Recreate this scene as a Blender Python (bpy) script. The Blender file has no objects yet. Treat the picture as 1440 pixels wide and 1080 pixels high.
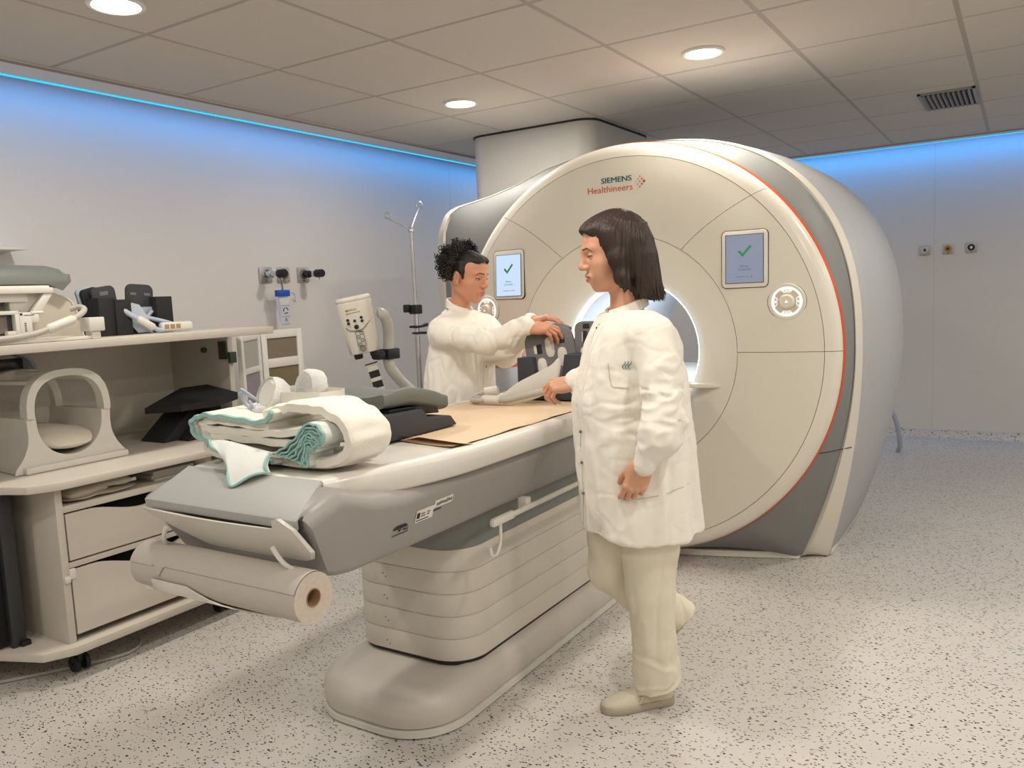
import bpy, bmesh, math, random
import numpy as np
from mathutils import Vector, Matrix, noise
SC = bpy.context.scene
COL = SC.collection
random.seed(11)
PI = math.pi
def rad(d): return d * PI / 180.0

# ---------------------------------------------------------------- materials
def lin(c):
    return tuple(((v / 255.0) / 12.92 if v / 255.0 <= 0.04045 else ((v / 255.0 + 0.055) / 1.055) ** 2.4) for v in c)

def mat(name, rgb, rough=0.5, metal=0.0, bump=0.0, bump_scale=200.0, vary=0.0, vary_scale=6.0, coat=0.0, emit=None, estr=1.0, alpha=1.0, trans=0.0, sss=0.0, stretch=None, spec=None):
    m = bpy.data.materials.new(name); m.use_nodes = True
    nt = m.node_tree; b = nt.nodes['Principled BSDF']
    c = (*lin(rgb), 1)
    b.inputs['Base Color'].default_value = c
    b.inputs['Roughness'].default_value = rough
    b.inputs['Metallic'].default_value = metal
    if spec is not None: b.inputs['Specular IOR Level'].default_value = spec
    if coat: b.inputs['Coat Weight'].default_value = coat; b.inputs['Coat Roughness'].default_value = 0.08
    if trans: b.inputs['Transmission Weight'].default_value = trans
    if alpha < 1: b.inputs['Alpha'].default_value = alpha
    if sss:
        b.inputs['Subsurface Weight'].default_value = sss
        b.inputs['Subsurface Radius'].default_value = (0.012, 0.005, 0.003)
        b.inputs['Subsurface Scale'].default_value = 1.0
    if emit:
        b.inputs['Emission Color'].default_value = (*lin(emit), 1); b.inputs['Emission Strength'].default_value = estr
    tc = nt.nodes.new('ShaderNodeTexCoord'); src = tc.outputs['Object']
    if stretch:
        mp = nt.nodes.new('ShaderNodeMapping'); mp.inputs['Scale'].default_value = stretch
        nt.links.new(src, mp.inputs[0]); src = mp.outputs[0]
    if vary:
        n = nt.nodes.new('ShaderNodeTexNoise'); n.inputs['Scale'].default_value = vary_scale; n.inputs['Detail'].default_value = 4
        nt.links.new(src, n.inputs['Vector'])
        mx = nt.nodes.new('ShaderNodeMix'); mx.data_type = 'RGBA'
        mx.inputs[6].default_value = tuple(max(0, v * (1 - vary)) for v in c[:3]) + (1,)
        mx.inputs[7].default_value = tuple(min(1, v * (1 + vary)) for v in c[:3]) + (1,)
        nt.links.new(n.outputs['Fac'], mx.inputs[0]); nt.links.new(mx.outputs[2], b.inputs['Base Color'])
    if bump:
        n = nt.nodes.new('ShaderNodeTexNoise'); n.inputs['Scale'].default_value = bump_scale; n.inputs['Detail'].default_value = 3
        nt.links.new(src, n.inputs['Vector'])
        bp = nt.nodes.new('ShaderNodeBump'); bp.inputs['Strength'].default_value = bump; bp.inputs['Distance'].default_value = 0.004
        nt.links.new(n.outputs['Fac'], bp.inputs['Height']); nt.links.new(bp.outputs[0], b.inputs['Normal'])
    return m

# ---------------------------------------------------------------- geometry collector
class G:
    def __init__(s): s.v = []; s.f = []; s.m = []
    def add(s, vs, fs, mi=0, M=None):
        b = len(s.v)
        for p in vs:
            p = Vector(p)
            if M is not None: p = M @ p
            s.v.append((p.x, p.y, p.z))
        for f in fs: s.f.append(tuple(b + i for i in f)); s.m.append(mi)
        return s
    def bm(s, bm, mi=0, M=None):
        bm.verts.ensure_lookup_table(); bm.verts.index_update()
        s.add([v.co for v in bm.verts], [[v.index for v in f.verts] for f in bm.faces], mi, M); bm.free(); return s
    def box(s, lo, hi, bev=0.0, mi=0, M=None, seg=2):
        bm = bmesh.new(); bmesh.ops.create_cube(bm, size=1.0)
        for v in bm.verts:
            v.co = Vector([(lo[i] + hi[i]) / 2 + v.co[i] * (hi[i] - lo[i]) for i in range(3)])
        if bev: bmesh.ops.bevel(bm, geom=bm.edges[:], offset=bev, segments=seg, affect='EDGES', profile=0.5)
        return s.bm(bm, mi, M)
    def cbox(s, c, d, bev=0.0, mi=0, M=None, seg=2):
        return s.box([c[i] - d[i] / 2 for i in range(3)], [c[i] + d[i] / 2 for i in range(3)], bev, mi, M, seg)
    def prism(s, poly, axis, a, b, bev=0.0, mi=0, M=None, seg=2, minang=20, swap=False):
        """poly: 2-D points; axis 'x': (y,z), 'y': (x,z), 'z': (x,y)"""
        def P(p, t):
            return {'x': (t, p[0], p[1]), 'y': (p[0], t, p[1]), 'z': (p[0], p[1], t)}[axis]
        bm = bmesh.new(); n = len(poly)
        A = [bm.verts.new(P(p, a)) for p in poly]; B = [bm.verts.new(P(p, b)) for p in poly]
        bm.faces.new(A); bm.faces.new(B[::-1])
        for i in range(n): bm.faces.new((A[i], B[i], B[(i + 1) % n], A[(i + 1) % n]))
        bmesh.ops.recalc_face_normals(bm, faces=bm.faces[:])
        if bev:
            es = [e for e in bm.edges if len(e.link_faces) == 2 and e.calc_face_angle(0) > rad(minang)]
            bmesh.ops.bevel(bm, geom=es, offset=bev, segments=seg, affect='EDGES', profile=0.5)
        return s.bm(bm, mi, M)
    def tube(s, path, r, n=8, mi=0, caps=True, M=None, closed=False, flat=None):
        path = [Vector(p) for p in path]; N = len(path)
        rs = r if isinstance(r, (list, tuple)) else [r] * N
        vs = []; fs = []; up = None
        for i, p in enumerate(path):
            a = path[(i - 1) % N] if (i > 0 or closed) else p; c = path[(i + 1) % N] if (i < N - 1 or closed) else p
            t = (c - a).normalized()
            if up is None:
                up = Vector((0, 0, 1)) if abs(t.z) < 0.9 else Vector((1, 0, 0))
            x = up - t * up.dot(t)
            if x.length < 1e-6: x = t.orthogonal()
            x.normalize(); y = t.cross(x); up = x
            for k in range(n):
                an = 2 * PI * k / n
                fx, fy = (1, 1) if flat is None else flat
                vs.append(p + (x * math.cos(an) * fx + y * math.sin(an) * fy) * rs[i])
        for i in range(N - 1 + (1 if closed else 0)):
            for k in range(n):
                a = i * n + k; b = i * n + (k + 1) % n; j = ((i + 1) % N) * n
                fs.append((a, b, j + (k + 1) % n, j + k))
        if caps and not closed:
            fs.append(tuple(range(n - 1, -1, -1))); fs.append(tuple((N - 1) * n + k for k in range(n)))
        return s.add(vs, fs, mi, M)
    def lathe(s, prof, c=(0, 0, 0), axis='z', n=32, mi=0, M=None, a0=0.0, a1=2 * PI):
        """prof: (radius, height) along axis"""
        full = abs(a1 - a0 - 2 * PI) < 1e-6; vs = []; fs = []; m = n if full else n + 1
        for (r, h) in prof:
            for k in range(m):
                a = a0 + (a1 - a0) * k / n; x, y = r * math.cos(a), r * math.sin(a)
                q = {'z': (x, y, h), 'y': (x, h, y), 'x': (h, x, y)}[axis]
                vs.append((q[0] + c[0], q[1] + c[1], q[2] + c[2]))
        for i in range(len(prof) - 1):
            for k in range(n):
                k2 = (k + 1) % m if full else k + 1
                fs.append((i * m + k, i * m + k2, (i + 1) * m + k2, (i + 1) * m + k))
        return s.add(vs, fs, mi, M)
    def disc(s, r, c, axis='z', n=24, mi=0, th=0.0, M=None):
        if th: return s.lathe([(0.0001, -th / 2), (r, -th / 2), (r, th / 2), (0.0001, th / 2)], c, axis, n, mi, M)
        return s.lathe([(0.0001, 0), (r, 0)], c, axis, n, mi, M)
    def loft(s, rings, mi=0, caps=True, closed=True, M=None):
        n = len(rings[0]); vs = [p for r in rings for p in r]; fs = []
        for i in range(len(rings) - 1):
            for k in range(n if closed else n - 1):
                a = i * n + k; b = i * n + (k + 1) % n
                fs.append((a, b, b + n, a + n))
        if caps and closed:
            fs.append(tuple(range(n - 1, -1, -1))); fs.append(tuple((len(rings) - 1) * n + k for k in range(n)))
        return s.add(vs, fs, mi, M)
    def ell(s, c, r, mi=0, n=20, M=None):
        bm = bmesh.new(); bmesh.ops.create_uvsphere(bm, u_segments=n, v_segments=max(8, n * 2 // 3), radius=1.0)
        for v in bm.verts: v.co = Vector([c[i] + v.co[i] * r[i] for i in range(3)])
        return s.bm(bm, mi, M)

ROOTLOC = {}
def rootloc(o):
    while o.parent is not None: o = o.parent
    return ROOTLOC.get(o.name, Vector((0, 0, 0)))

def out(name, g, mats, parent=None, label=None, cat=None, group=None, kind=None, world=True, ang=38, fix=True, origin=None):
    """links the collected geometry as ONE mesh object; world=True: verts are world coordinates"""
    me = bpy.data.meshes.new(name)
    off = Vector((0, 0, 0))
    if world and parent is not None: off = rootloc(parent)
    if origin is not None: off = Vector(origin)
    me.from_pydata([(v[0] - off.x, v[1] - off.y, v[2] - off.z) for v in g.v], [], g.f)
    if not isinstance(mats, (list, tuple)): mats = [mats]
    for m in mats: me.materials.append(m)
    me.polygons.foreach_set('material_index', g.m)
    if fix:
        bm = bmesh.new(); bm.from_mesh(me); bmesh.ops.recalc_face_normals(bm, faces=bm.faces[:]); bm.to_mesh(me); bm.free()
    me.polygons.foreach_set('use_smooth', [True] * len(me.polygons))
    me.set_sharp_from_angle(angle=rad(ang)); me.update()
    o = bpy.data.objects.new(name, me); COL.objects.link(o)
    if parent is not None: o.parent = parent
    if origin is not None: o.location = Vector(origin)
    if parent is None and origin is not None: ROOTLOC[o.name] = Vector(origin)
    tag(o, label, cat, group, kind)
    return o

def tag(o, label=None, cat=None, group=None, kind=None):
    if label: o['label'] = label
    if cat: o['category'] = cat
    if group: o['group'] = group
    if kind: o['kind'] = kind
    return o

def thing(name, label, cat, loc, group=None, rotz=0.0):
    o = bpy.data.objects.new(name, None); COL.objects.link(o); o.location = loc; o.rotation_euler = (0, 0, rotz)
    o.empty_display_size = 0.1
    ROOTLOC[o.name] = Vector(loc)
    return tag(o, label, cat, group)

def dup(o, loc, label=None):
    r = o.copy(); COL.objects.link(r); r.location = loc
    if label: r['label'] = label
    for ch in [x for x in bpy.data.objects if x.parent == o]:
        c = ch.copy(); COL.objects.link(c); c.parent = r
        for gch in [x for x in bpy.data.objects if x.parent == ch]:
            d = gch.copy(); COL.objects.link(d); d.parent = c
    return r

def struct(name, g, mats, **k): return out(name, g, mats, kind='structure', **k)

def text_geo(txt, size, M, depth=0.0006, bold=0.0, mi=0, g=None, align='LEFT', shear=0.0, sx=1.0):
    """lettering turned into mesh; M maps text plane (x right, y up) to the world"""
    cu = bpy.data.curves.new('t', 'FONT'); cu.body = txt; cu.size = size; cu.extrude = depth; cu.offset = bold; cu.align_x = align; cu.resolution_u = 3; cu.shear = shear
    o = bpy.data.objects.new('t', cu); COL.objects.link(o)
    dg = bpy.context.evaluated_depsgraph_get(); me = bpy.data.meshes.new_from_object(o.evaluated_get(dg))
    g = g or G()
    g.add([(v.co.x * sx, v.co.y, v.co.z) for v in me.vertices], [tuple(p.vertices) for p in me.polygons], mi, M)
    bpy.data.objects.remove(o); bpy.data.curves.remove(cu); bpy.data.meshes.remove(me)
    return g

def frame_M(origin, xdir, ydir):
    x = Vector(xdir).normalized(); y = Vector(ydir); y = (y - x * y.dot(x)).normalized(); z = x.cross(y)
    M = Matrix.Identity(4)
    for i in range(3): M[i][0] = x[i]; M[i][1] = y[i]; M[i][2] = z[i]; M[i][3] = origin[i]
    return M

def rrect(w, h, r, n=5, c=(0, 0)):
    pts = []
    for (sx, sy, a0) in ((1, 1, 0), (-1, 1, 90), (-1, -1, 180), (1, -1, 270)):
        for k in range(n + 1):
            a = rad(a0 + 90 * k / n)
            pts.append((c[0] + sx * (w / 2 - r) + r * math.cos(a), c[1] + sy * (h / 2 - r) + r * math.sin(a)))
    return pts

def smooth_path(pts, n=8):
    """Catmull-Rom through the points"""
    P = [Vector(p) for p in pts]; outp = []
    for i in range(len(P) - 1):
        p0 = P[max(i - 1, 0)]; p1 = P[i]; p2 = P[i + 1]; p3 = P[min(i + 2, len(P) - 1)]
        for k in range(n):
            t = k / n
            outp.append(0.5 * ((2 * p1) + (p2 - p0) * t + (2 * p0 - 5 * p1 + 4 * p2 - p3) * t * t + (3 * p1 - p0 - 3 * p2 + p3) * t ** 3))
    outp.append(P[-1]); return outp

# ---------------------------------------------------------------- signed distance bodies
class SDF:
    def __init__(s, lo, hi, res):
        s.lo = np.array(lo, float); s.res = res
        s.n = np.ceil((np.array(hi) - s.lo) / res).astype(int) + 1
        s.F = np.full(tuple(s.n), 0.2, np.float32)
    def block(s, lo, hi, m):
        i0 = np.clip(np.floor((np.array(lo) - m - s.lo) / s.res).astype(int), 0, s.n - 1)
        i1 = np.clip(np.ceil((np.array(hi) + m - s.lo) / s.res).astype(int) + 1, 1, s.n)
        if np.any(i1 - i0 < 1): return None, None
        ax = [s.lo[k] + s.res * np.arange(i0[k], i1[k]) for k in range(3)]
        return tuple(slice(i0[k], i1[k]) for k in range(3)), np.meshgrid(*ax, indexing='ij', sparse=True)
    def put(s, fn, lo, hi, k=0.01, op='+'):
        sl, P = s.block(lo, hi, k + 0.02)
        if sl is None: return s
        d = fn(*P).astype(np.float32); a = s.F[sl]
        if op == '-':
            d = -d
            if k > 0:
                h = np.clip(0.5 - 0.5 * (a - d) / k, 0, 1); s.F[sl] = a + (d - a) * h + k * h * (1 - h)
            else: s.F[sl] = np.maximum(a, d)
        else:
            if k > 0:
                h = np.clip(0.5 + 0.5 * (a - d) / k, 0, 1); s.F[sl] = a + (d - a) * h - k * h * (1 - h)
            else: s.F[sl] = np.minimum(a, d)
        return s
    def cone(s, a, b, ra, rb, k=0.01, op='+'):
        a = np.array(a, float); b = np.array(b, float); ab = b - a; L2 = float(ab @ ab) + 1e-12
        def fn(X, Y, Z):
            t = np.clip(((X - a[0]) * ab[0] + (Y - a[1]) * ab[1] + (Z - a[2]) * ab[2]) / L2, 0, 1)
            return np.sqrt((X - a[0] - ab[0] * t) ** 2 + (Y - a[1] - ab[1] * t) ** 2 + (Z - a[2] - ab[2] * t) ** 2) - (ra + (rb - ra) * t)
        r = max(ra, rb)
        return s.put(fn, np.minimum(a, b) - r, np.maximum(a, b) + r, k, op)
    def chain(s, pts, rs, k=0.01):
        for i in range(len(pts) - 1): s.cone(pts[i], pts[i + 1], rs[i], rs[i + 1], k)
        return s
    def ell(s, c, r, R=None, k=0.01, op='+'):
        """ellipsoid; R: 3x3 rows = local axes"""
        c = np.array(c, float); r = np.array(r, float); R = np.eye(3) if R is None else np.array(R, float)
        def fn(X, Y, Z):
            q = [(X - c[0]) * R[i][0] + (Y - c[1]) * R[i][1] + (Z - c[2]) * R[i][2] for i in range(3)]
            k0 = np.sqrt(sum((q[i] / r[i]) ** 2 for i in range(3))); k1 = np.sqrt(sum((q[i] / r[i] ** 2) ** 2 for i in range(3)))
            return np.where(k1 > 1e-9, k0 * (k0 - 1.0) / np.maximum(k1, 1e-9), -min(r))
        e = np.abs(R.T) @ r
        return s.put(fn, c - e, c + e, k, op)
    def stack(s, zs, cx, cy, a, b, fdir, k=0.02, cut=None, p=2.0):
        """elliptical stack along z: half-size a along fdir, b across"""
        zs = np.array(zs, float); f = np.array(fdir[:2], float); f /= np.linalg.norm(f); l = np.array([-f[1], f[0]])
        def fn(X, Y, Z):
            z = np.clip(Z, zs[0], zs[-1])
            I = lambda q: np.interp(z.ravel(), zs, q).reshape(z.shape)
            A, B, CX, CY = I(a), I(b), I(cx), I(cy)
            u = (X - CX) * f[0] + (Y - CY) * f[1]; w = (X - CX) * l[0] + (Y - CY) * l[1]
            q = (np.abs(u / A) ** p + np.abs(w / B) ** p) ** (1.0 / p)
            d = (q - 1) * np.minimum(A, B)
            dz = np.maximum(zs[0] - Z, Z - zs[-1])
            return np.maximum(d, dz)
        m = max(max(a), max(b))
        return s.put(fn, (min(cx) - m, min(cy) - m, zs[0]), (max(cx) + m, max(cy) + m, zs[-1]), k)
    def mesh(s):
        F = s.F; ins = F < 0
        c = np.zeros(tuple(np.array(F.shape) - 1), np.uint8)
        for dx in (0, 1):
            for dy in (0, 1):
                for dz in (0, 1):
                    c += ins[dx:F.shape[0] - 1 + dx, dy:F.shape[1] - 1 + dy, dz:F.shape[2] - 1 + dz]
        act = (c > 0) & (c < 8)
        idx = np.argwhere(act); vid = np.full(act.shape, -1, np.int32); vid[act] = np.arange(len(idx))
        acc = np.zeros((len(idx), 3)); cnt = np.zeros(len(idx))
        cor = [(x, y, z) for x in (0, 1) for y in (0, 1) for z in (0, 1)]
        val = {q: F[idx[:, 0] + q[0], idx[:, 1] + q[1], idx[:, 2] + q[2]] for q in cor}
        for q in cor:
            for ax in range(3):
                if q[ax]: continue
                w = list(q); w[ax] = 1; w = tuple(w); a = val[q]; b = val[w]
                m = (a < 0) != (b < 0); t = a[m] / (a[m] - b[m])
                p = np.tile(np.array(q, float), (m.sum(), 1)); p[:, ax] += t
                acc[m] += p; cnt[m] += 1
        V = s.lo + s.res * (idx + acc / cnt[:, None])
        Q = []
        for ax in range(3):
            o = [k for k in range(3) if k != ax]
            sl0 = [slice(None)] * 3; sl1 = [slice(None)] * 3; sl0[ax] = slice(0, -1); sl1[ax] = slice(1, None)
            for k in o: sl0[k] = slice(1, -1); sl1[k] = slice(1, -1)
            A = ins[tuple(sl0)]; B = ins[tuple(sl1)]; e = np.argwhere(A != B)
            inn = A[tuple(e.T)]
            for k in o: e[:, k] += 1
            def vv(d0, d1):
                q = e.copy(); q[:, o[0]] -= d0; q[:, o[1]] -= d1; return vid[tuple(q.T)]
            quad = np.stack([vv(1, 1), vv(0, 1), vv(0, 0), vv(1, 0)], 1)
            flip = inn if ax != 1 else ~inn
            quad[~flip] = quad[~flip][:, ::-1]
            Q.append(quad)
        return V, np.concatenate(Q)

def relax(V, Q, it=1, f=0.5):
    """laplacian smoothing of a quad mesh"""
    E = np.concatenate([Q[:, [0, 1]], Q[:, [1, 2]], Q[:, [2, 3]], Q[:, [3, 0]]]); 
    for _ in range(it):
        S = np.zeros_like(V); n = np.zeros(len(V))
        for a, b in ((0, 1), (1, 0)):
            for k in range(3): S[:, k] += np.bincount(E[:, a], V[E[:, b], k], len(V))
            n += np.bincount(E[:, a], minlength=len(V))
        V = V + f * (S / np.maximum(n, 1)[:, None] - V)
    return V

def normals(V, Q):
    N = np.cross(V[Q[:, 2]] - V[Q[:, 0]], V[Q[:, 3]] - V[Q[:, 1]]); R = np.zeros_like(V)
    for c in range(4):
        for k in range(3): R[:, k] += np.bincount(Q[:, c], N[:, k], len(V))
    return R / np.maximum(np.linalg.norm(R, axis=1), 1e-12)[:, None]

def raw(name, V, Q, mats, parent=None, mi=None, label=None, cat=None, group=None):
    """numpy mesh -> object (world coordinates)"""
    me = bpy.data.meshes.new(name); off = rootloc(parent) if parent is not None else Vector((0, 0, 0))
    V = V - np.array(off)
    me.vertices.add(len(V)); me.vertices.foreach_set('co', V.astype(np.float32).ravel())
    me.loops.add(Q.size); me.loops.foreach_set('vertex_index', Q.astype(np.int32).ravel())
    me.polygons.add(len(Q)); me.polygons.foreach_set('loop_start', np.arange(0, Q.size, 4, dtype=np.int32))
    me.update(calc_edges=True)
    for m in (mats if isinstance(mats, (list, tuple)) else [mats]): me.materials.append(m)
    if mi is not None: me.polygons.foreach_set('material_index', mi.astype(np.int32))
    me.polygons.foreach_set('use_smooth', [True] * len(Q)); me.validate(); me.update()
    o = bpy.data.objects.new(name, me); COL.objects.link(o)
    if parent is not None: o.parent = parent
    return tag(o, label, cat, group)
# ---------------------------------------------------------------- palette
W_MRI = mat('scanner_white', (228, 222, 207), 0.3, spec=.3)
W_RIM = mat('scanner_rim_white', (230, 224, 211), 0.24, spec=.4)
W_CREAM = mat('scanner_cream_band', (226, 220, 206), 0.4)
M_SIDEGREY = mat('scanner_grey_cover', (134, 135, 133), 0.5, spec=.3)
M_HOUSE = mat('scanner_housing', (178, 180, 182), 0.5, spec=.3)
M_DUCT = mat('duct_white', (208, 204, 197), 0.5)
M_ORANGE = mat('orange_trim', (214, 84, 40), 0.4)
M_SEAM = mat('seam_dark', (48, 44, 40), 0.8)
M_BORE = mat('bore_liner', (212, 218, 226), 0.5)
M_LEDW = mat('bore_light', (255, 255, 255), 0.5, emit=(236, 244, 255), estr=4.5)
M_BLUE = mat('led_blue', (20, 120, 255), 0.5, emit=(30, 205, 250), estr=1.15)
M_TGREY = mat('table_grey', (152, 148, 144), 0.42, bump=0.03, bump_scale=900)
M_TDECK = mat('table_deck_grey', (164, 164, 160), 0.45)
M_TDARK = mat('table_neck_grey', (128, 130, 126), 0.5)  # the column neck's own darker grey
M_TWHITE = mat('table_white', (224, 221, 212), 0.3, coat=0.15)
M_TCOL = mat('table_column_cream', (214, 208, 196), 0.42)
M_TBASE = mat('table_base_grey', (205, 199, 190), 0.4)
M_PAPER = mat('brown_paper', (222, 196, 164), 0.85, bump=0.15, bump_scale=60, vary=0.05, vary_scale=9)
M_ROLL = mat('paper_roll_grey', (188, 181, 172), 0.8, bump=0.1, bump_scale=300)
M_ROLLEND = mat('paper_roll_end', (206, 192, 178), 0.9, vary=0.12, vary_scale=90)
M_CORE = mat('cardboard_core', (170, 138, 104), 0.9)
M_CABW = mat('laminate_white', (206, 199, 187), 0.45, vary=0.02, vary_scale=3)
M_CABEDGE = mat('laminate_edge', (200, 196, 188), 0.5)
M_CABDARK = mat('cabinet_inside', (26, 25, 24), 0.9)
M_BACKP = mat('laminate_back', (228, 221, 208), 0.6)
M_BLACK = mat('black_plastic', (24, 25, 27), 0.45)
M_FOAM = mat('charcoal_foam', (60, 61, 64), 0.8, bump=0.1, bump_scale=500)
M_FOAMBLK = mat('black_foam', (32, 32, 34), 0.8, bump=0.1, bump_scale=500)
M_PADGREY = mat('grey_vinyl_pad', (108, 112, 107), 0.5, bump=0.05, bump_scale=120)
M_COILGREY = mat('coil_grey', (112, 110, 110), 0.45)
M_COILLT = mat('coil_light_blue_grey', (176, 186, 200), 0.5)
M_COILW = mat('coil_white', (220, 217, 208), 0.4)
M_CABLE = mat('cable_grey', (184, 180, 170), 0.5)
M_STEEL = mat('steel', (205, 207, 208), 0.25, metal=0.9)
M_PLATE = mat('outlet_plate', (188, 184, 172), 0.35, metal=0.4)
M_BRASS = mat('brass', (172, 132, 66), 0.35, metal=0.8)
M_INJ = mat('injector_cream', (214, 209, 196), 0.38)
M_INJARM = mat('injector_arm', (200, 198, 190), 0.4)
M_FLEECE = mat('white_fleece', (240, 236, 224), 0.95, bump=0.35, bump_scale=260)
M_LINING = mat('blanket_pale_lining', (226, 230, 226), 0.95, bump=0.3, bump_scale=260)
M_TEAL = mat('teal_stitching', (160, 200, 194), 0.9, bump=0.4, bump_scale=500)
M_TEALD = mat('teal_box', (24, 110, 124), 0.5)
M_LETTER_TEAL = mat('letter_petrol', (14, 92, 92), 0.5)
M_LETTER_ORANGE = mat('letter_orange', (214, 84, 44), 0.5)
M_INK = mat('print_black', (28, 28, 28), 0.6)
M_INKGREY = mat('print_grey', (110, 118, 130), 0.6)
M_STICK = mat('sticker_white', (226, 222, 214), 0.5)
M_GREEN = mat('tick_green', (26, 136, 74), 0.5, emit=(26, 140, 76), estr=0.35)
M_SCR_L = mat('screen_lit', (20, 20, 22), 0.2, emit=(208, 230, 255), estr=0.95)
M_SCR_R = mat('screen_dim', (120, 125, 140), 0.2, emit=(150, 164, 196), estr=0.42)
M_LITRING = mat('lit_ring', (255, 255, 255), 0.4, emit=(255, 252, 246), estr=0.6)
M_PADBTN = mat('control_pad_beige', (214, 202, 186), 0.4)
M_SKIN = mat('skin', (214, 160, 130), 0.5, sss=0.15, vary=0.05, vary_scale=30)
M_SKIN2 = mat('skin_tan', (206, 146, 116), 0.5, sss=0.15, vary=0.05, vary_scale=30)
M_LIP = mat('lips', (190, 120, 106), 0.45)
M_BROW = mat('brow', (88, 62, 50), 0.8)
M_HAIR = mat('dark_brown_hair', (50, 35, 27), 0.48, bump=0.8, bump_scale=60, vary=0.45, vary_scale=40, stretch=(3.2, 3.2, 0.16))
M_CURL = mat('black_curls', (30, 25, 23), 0.6)
M_EYEW = mat('eye_white', (226, 220, 214), 0.25)
M_EYED = mat('eye_dark', (38, 26, 20), 0.2)
M_COAT = mat('white_cotton', (243, 238, 227), 0.85, bump=0.12, bump_scale=420)
M_TROU = mat('trouser_cotton', (230, 223, 203), 0.88, bump=0.12, bump_scale=420)
M_SHOE = mat('shoe_cream', (214, 206, 184), 0.6, bump=0.5, bump_scale=420)
M_SOLE = mat('shoe_sole', (176, 166, 146), 0.7)
M_GOLD = mat('gold', (214, 160, 80), 0.3, metal=1.0)
M_GLASS = mat('clear_plastic', (236, 240, 242), 0.15, alpha=0.35)
M_NET = mat('white_net', (240, 240, 238), 0.9, bump=1.0, bump_scale=130, alpha=0.72)
M_PADDARK = mat('ear_foam', (74, 76, 78), 0.9)
M_BROWNP = mat('brown_translucent', (128, 114, 98), 0.5)
M_OLIVEP = mat('olive_translucent', (124, 112, 84), 0.5)
M_LILACP = mat('lilac_translucent', (150, 138, 142), 0.5)
M_DKGREEN = mat('dark_green_metal', (62, 72, 62), 0.5)
M_WINDOW = mat('dark_window', (60, 62, 68), 0.12)
M_BLUEC = mat('blue_cap', (30, 84, 178), 0.5)
M_TILE = mat('ceiling_tile', (202, 195, 186), 0.95, bump=0.06, bump_scale=300)
M_TBAR = mat('ceiling_bar', (168, 161, 152), 0.6)
M_WALL = mat('wall_paint', (222, 216, 208), 0.7, vary=0.012, vary_scale=2)
M_LAMPG = mat('lamp_glow', (255, 255, 255), 0.5, emit=(255, 250, 238), estr=14.0)
M_LAMPRIM = mat('lamp_rim', (232, 228, 220), 0.4)
M_VENT = mat('vent_grey', (150, 150, 148), 0.5)
M_VENTDK = mat('vent_dark', (40, 40, 40), 0.8)

def floor_mat(name, base):
    m = bpy.data.materials.new(name); m.use_nodes = True; nt = m.node_tree; N = nt.nodes; L = nt.links; b = N['Principled BSDF']
    b.inputs['Roughness'].default_value = 0.34
    tc = N.new('ShaderNodeTexCoord'); col = None
    big = N.new('ShaderNodeTexNoise'); big.inputs['Scale'].default_value = 1.3; big.inputs['Detail'].default_value = 3
    L.new(tc.outputs['Object'], big.inputs['Vector'])
    mx = N.new('ShaderNodeMix'); mx.data_type = 'RGBA'
    mx.inputs[6].default_value = (*lin([c * 0.97 for c in base]), 1); mx.inputs[7].default_value = (*lin([min(255, c * 1.03) for c in base]), 1)
    L.new(big.outputs['Fac'], mx.inputs[0]); col = mx.outputs[2]
    def chips(rot, scale, sc, thr, colr, prob, off):
        nonlocal col
        mp = N.new('ShaderNodeMapping'); mp.inputs['Rotation'].default_value = (0, 0, rot); mp.inputs['Scale'].default_value = sc; mp.inputs['Location'].default_value = off
        L.new(tc.outputs['Object'], mp.inputs[0])
        wn = N.new('ShaderNodeTexNoise'); wn.inputs['Scale'].default_value = scale * 1.3; wn.inputs['Detail'].default_value = 1
        L.new(mp.outputs[0], wn.inputs['Vector'])
        wm = N.new('ShaderNodeMix'); wm.data_type = 'VECTOR'; wm.inputs[0].default_value = 0.018
        L.new(mp.outputs[0], wm.inputs[4]); L.new(wn.outputs['Color'], wm.inputs[5])
        vo = N.new('ShaderNodeTexVoronoi'); vo.inputs['Scale'].default_value = scale
        L.new(wm.outputs[1], vo.inputs['Vector'])
        lt = N.new('ShaderNodeMath'); lt.operation = 'LESS_THAN'; lt.inputs[1].default_value = thr; L.new(vo.outputs['Distance'], lt.inputs[0])
        sep = N.new('ShaderNodeSeparateColor'); L.new(vo.outputs['Color'], sep.inputs[0])
        pr = N.new('ShaderNodeMath'); pr.operation = 'LESS_THAN'; pr.inputs[1].default_value = prob; L.new(sep.outputs[0], pr.inputs[0])
        mu = N.new('ShaderNodeMath'); mu.operation = 'MULTIPLY'; L.new(lt.outputs[0], mu.inputs[0]); L.new(pr.outputs[0], mu.inputs[1])
        x = N.new('ShaderNodeMix'); x.data_type = 'RGBA'; x.inputs[7].default_value = (*lin(colr), 1)
        L.new(mu.outputs[0], x.inputs[0]); L.new(col, x.inputs[6]); col = x.outputs[2]
    chips(0.2, 50, (1, 1.7, 1), 0.245, (22, 21, 22), 0.5, (0, 0, 0))
    chips(1.1, 53, (1, 1.8, 1), 0.23, (26, 25, 25), 0.42, (3.1, 1.7, .3))
    chips(2.1, 66, (1, 1.6, 1), 0.21, (46, 44, 42), 0.42, (1.3, 7.7, .7))
    pass
    L.new(col, b.inputs['Base Color'])
    return m
M_FLOOR = floor_mat('speckled_vinyl', (208, 203, 196))
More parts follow.
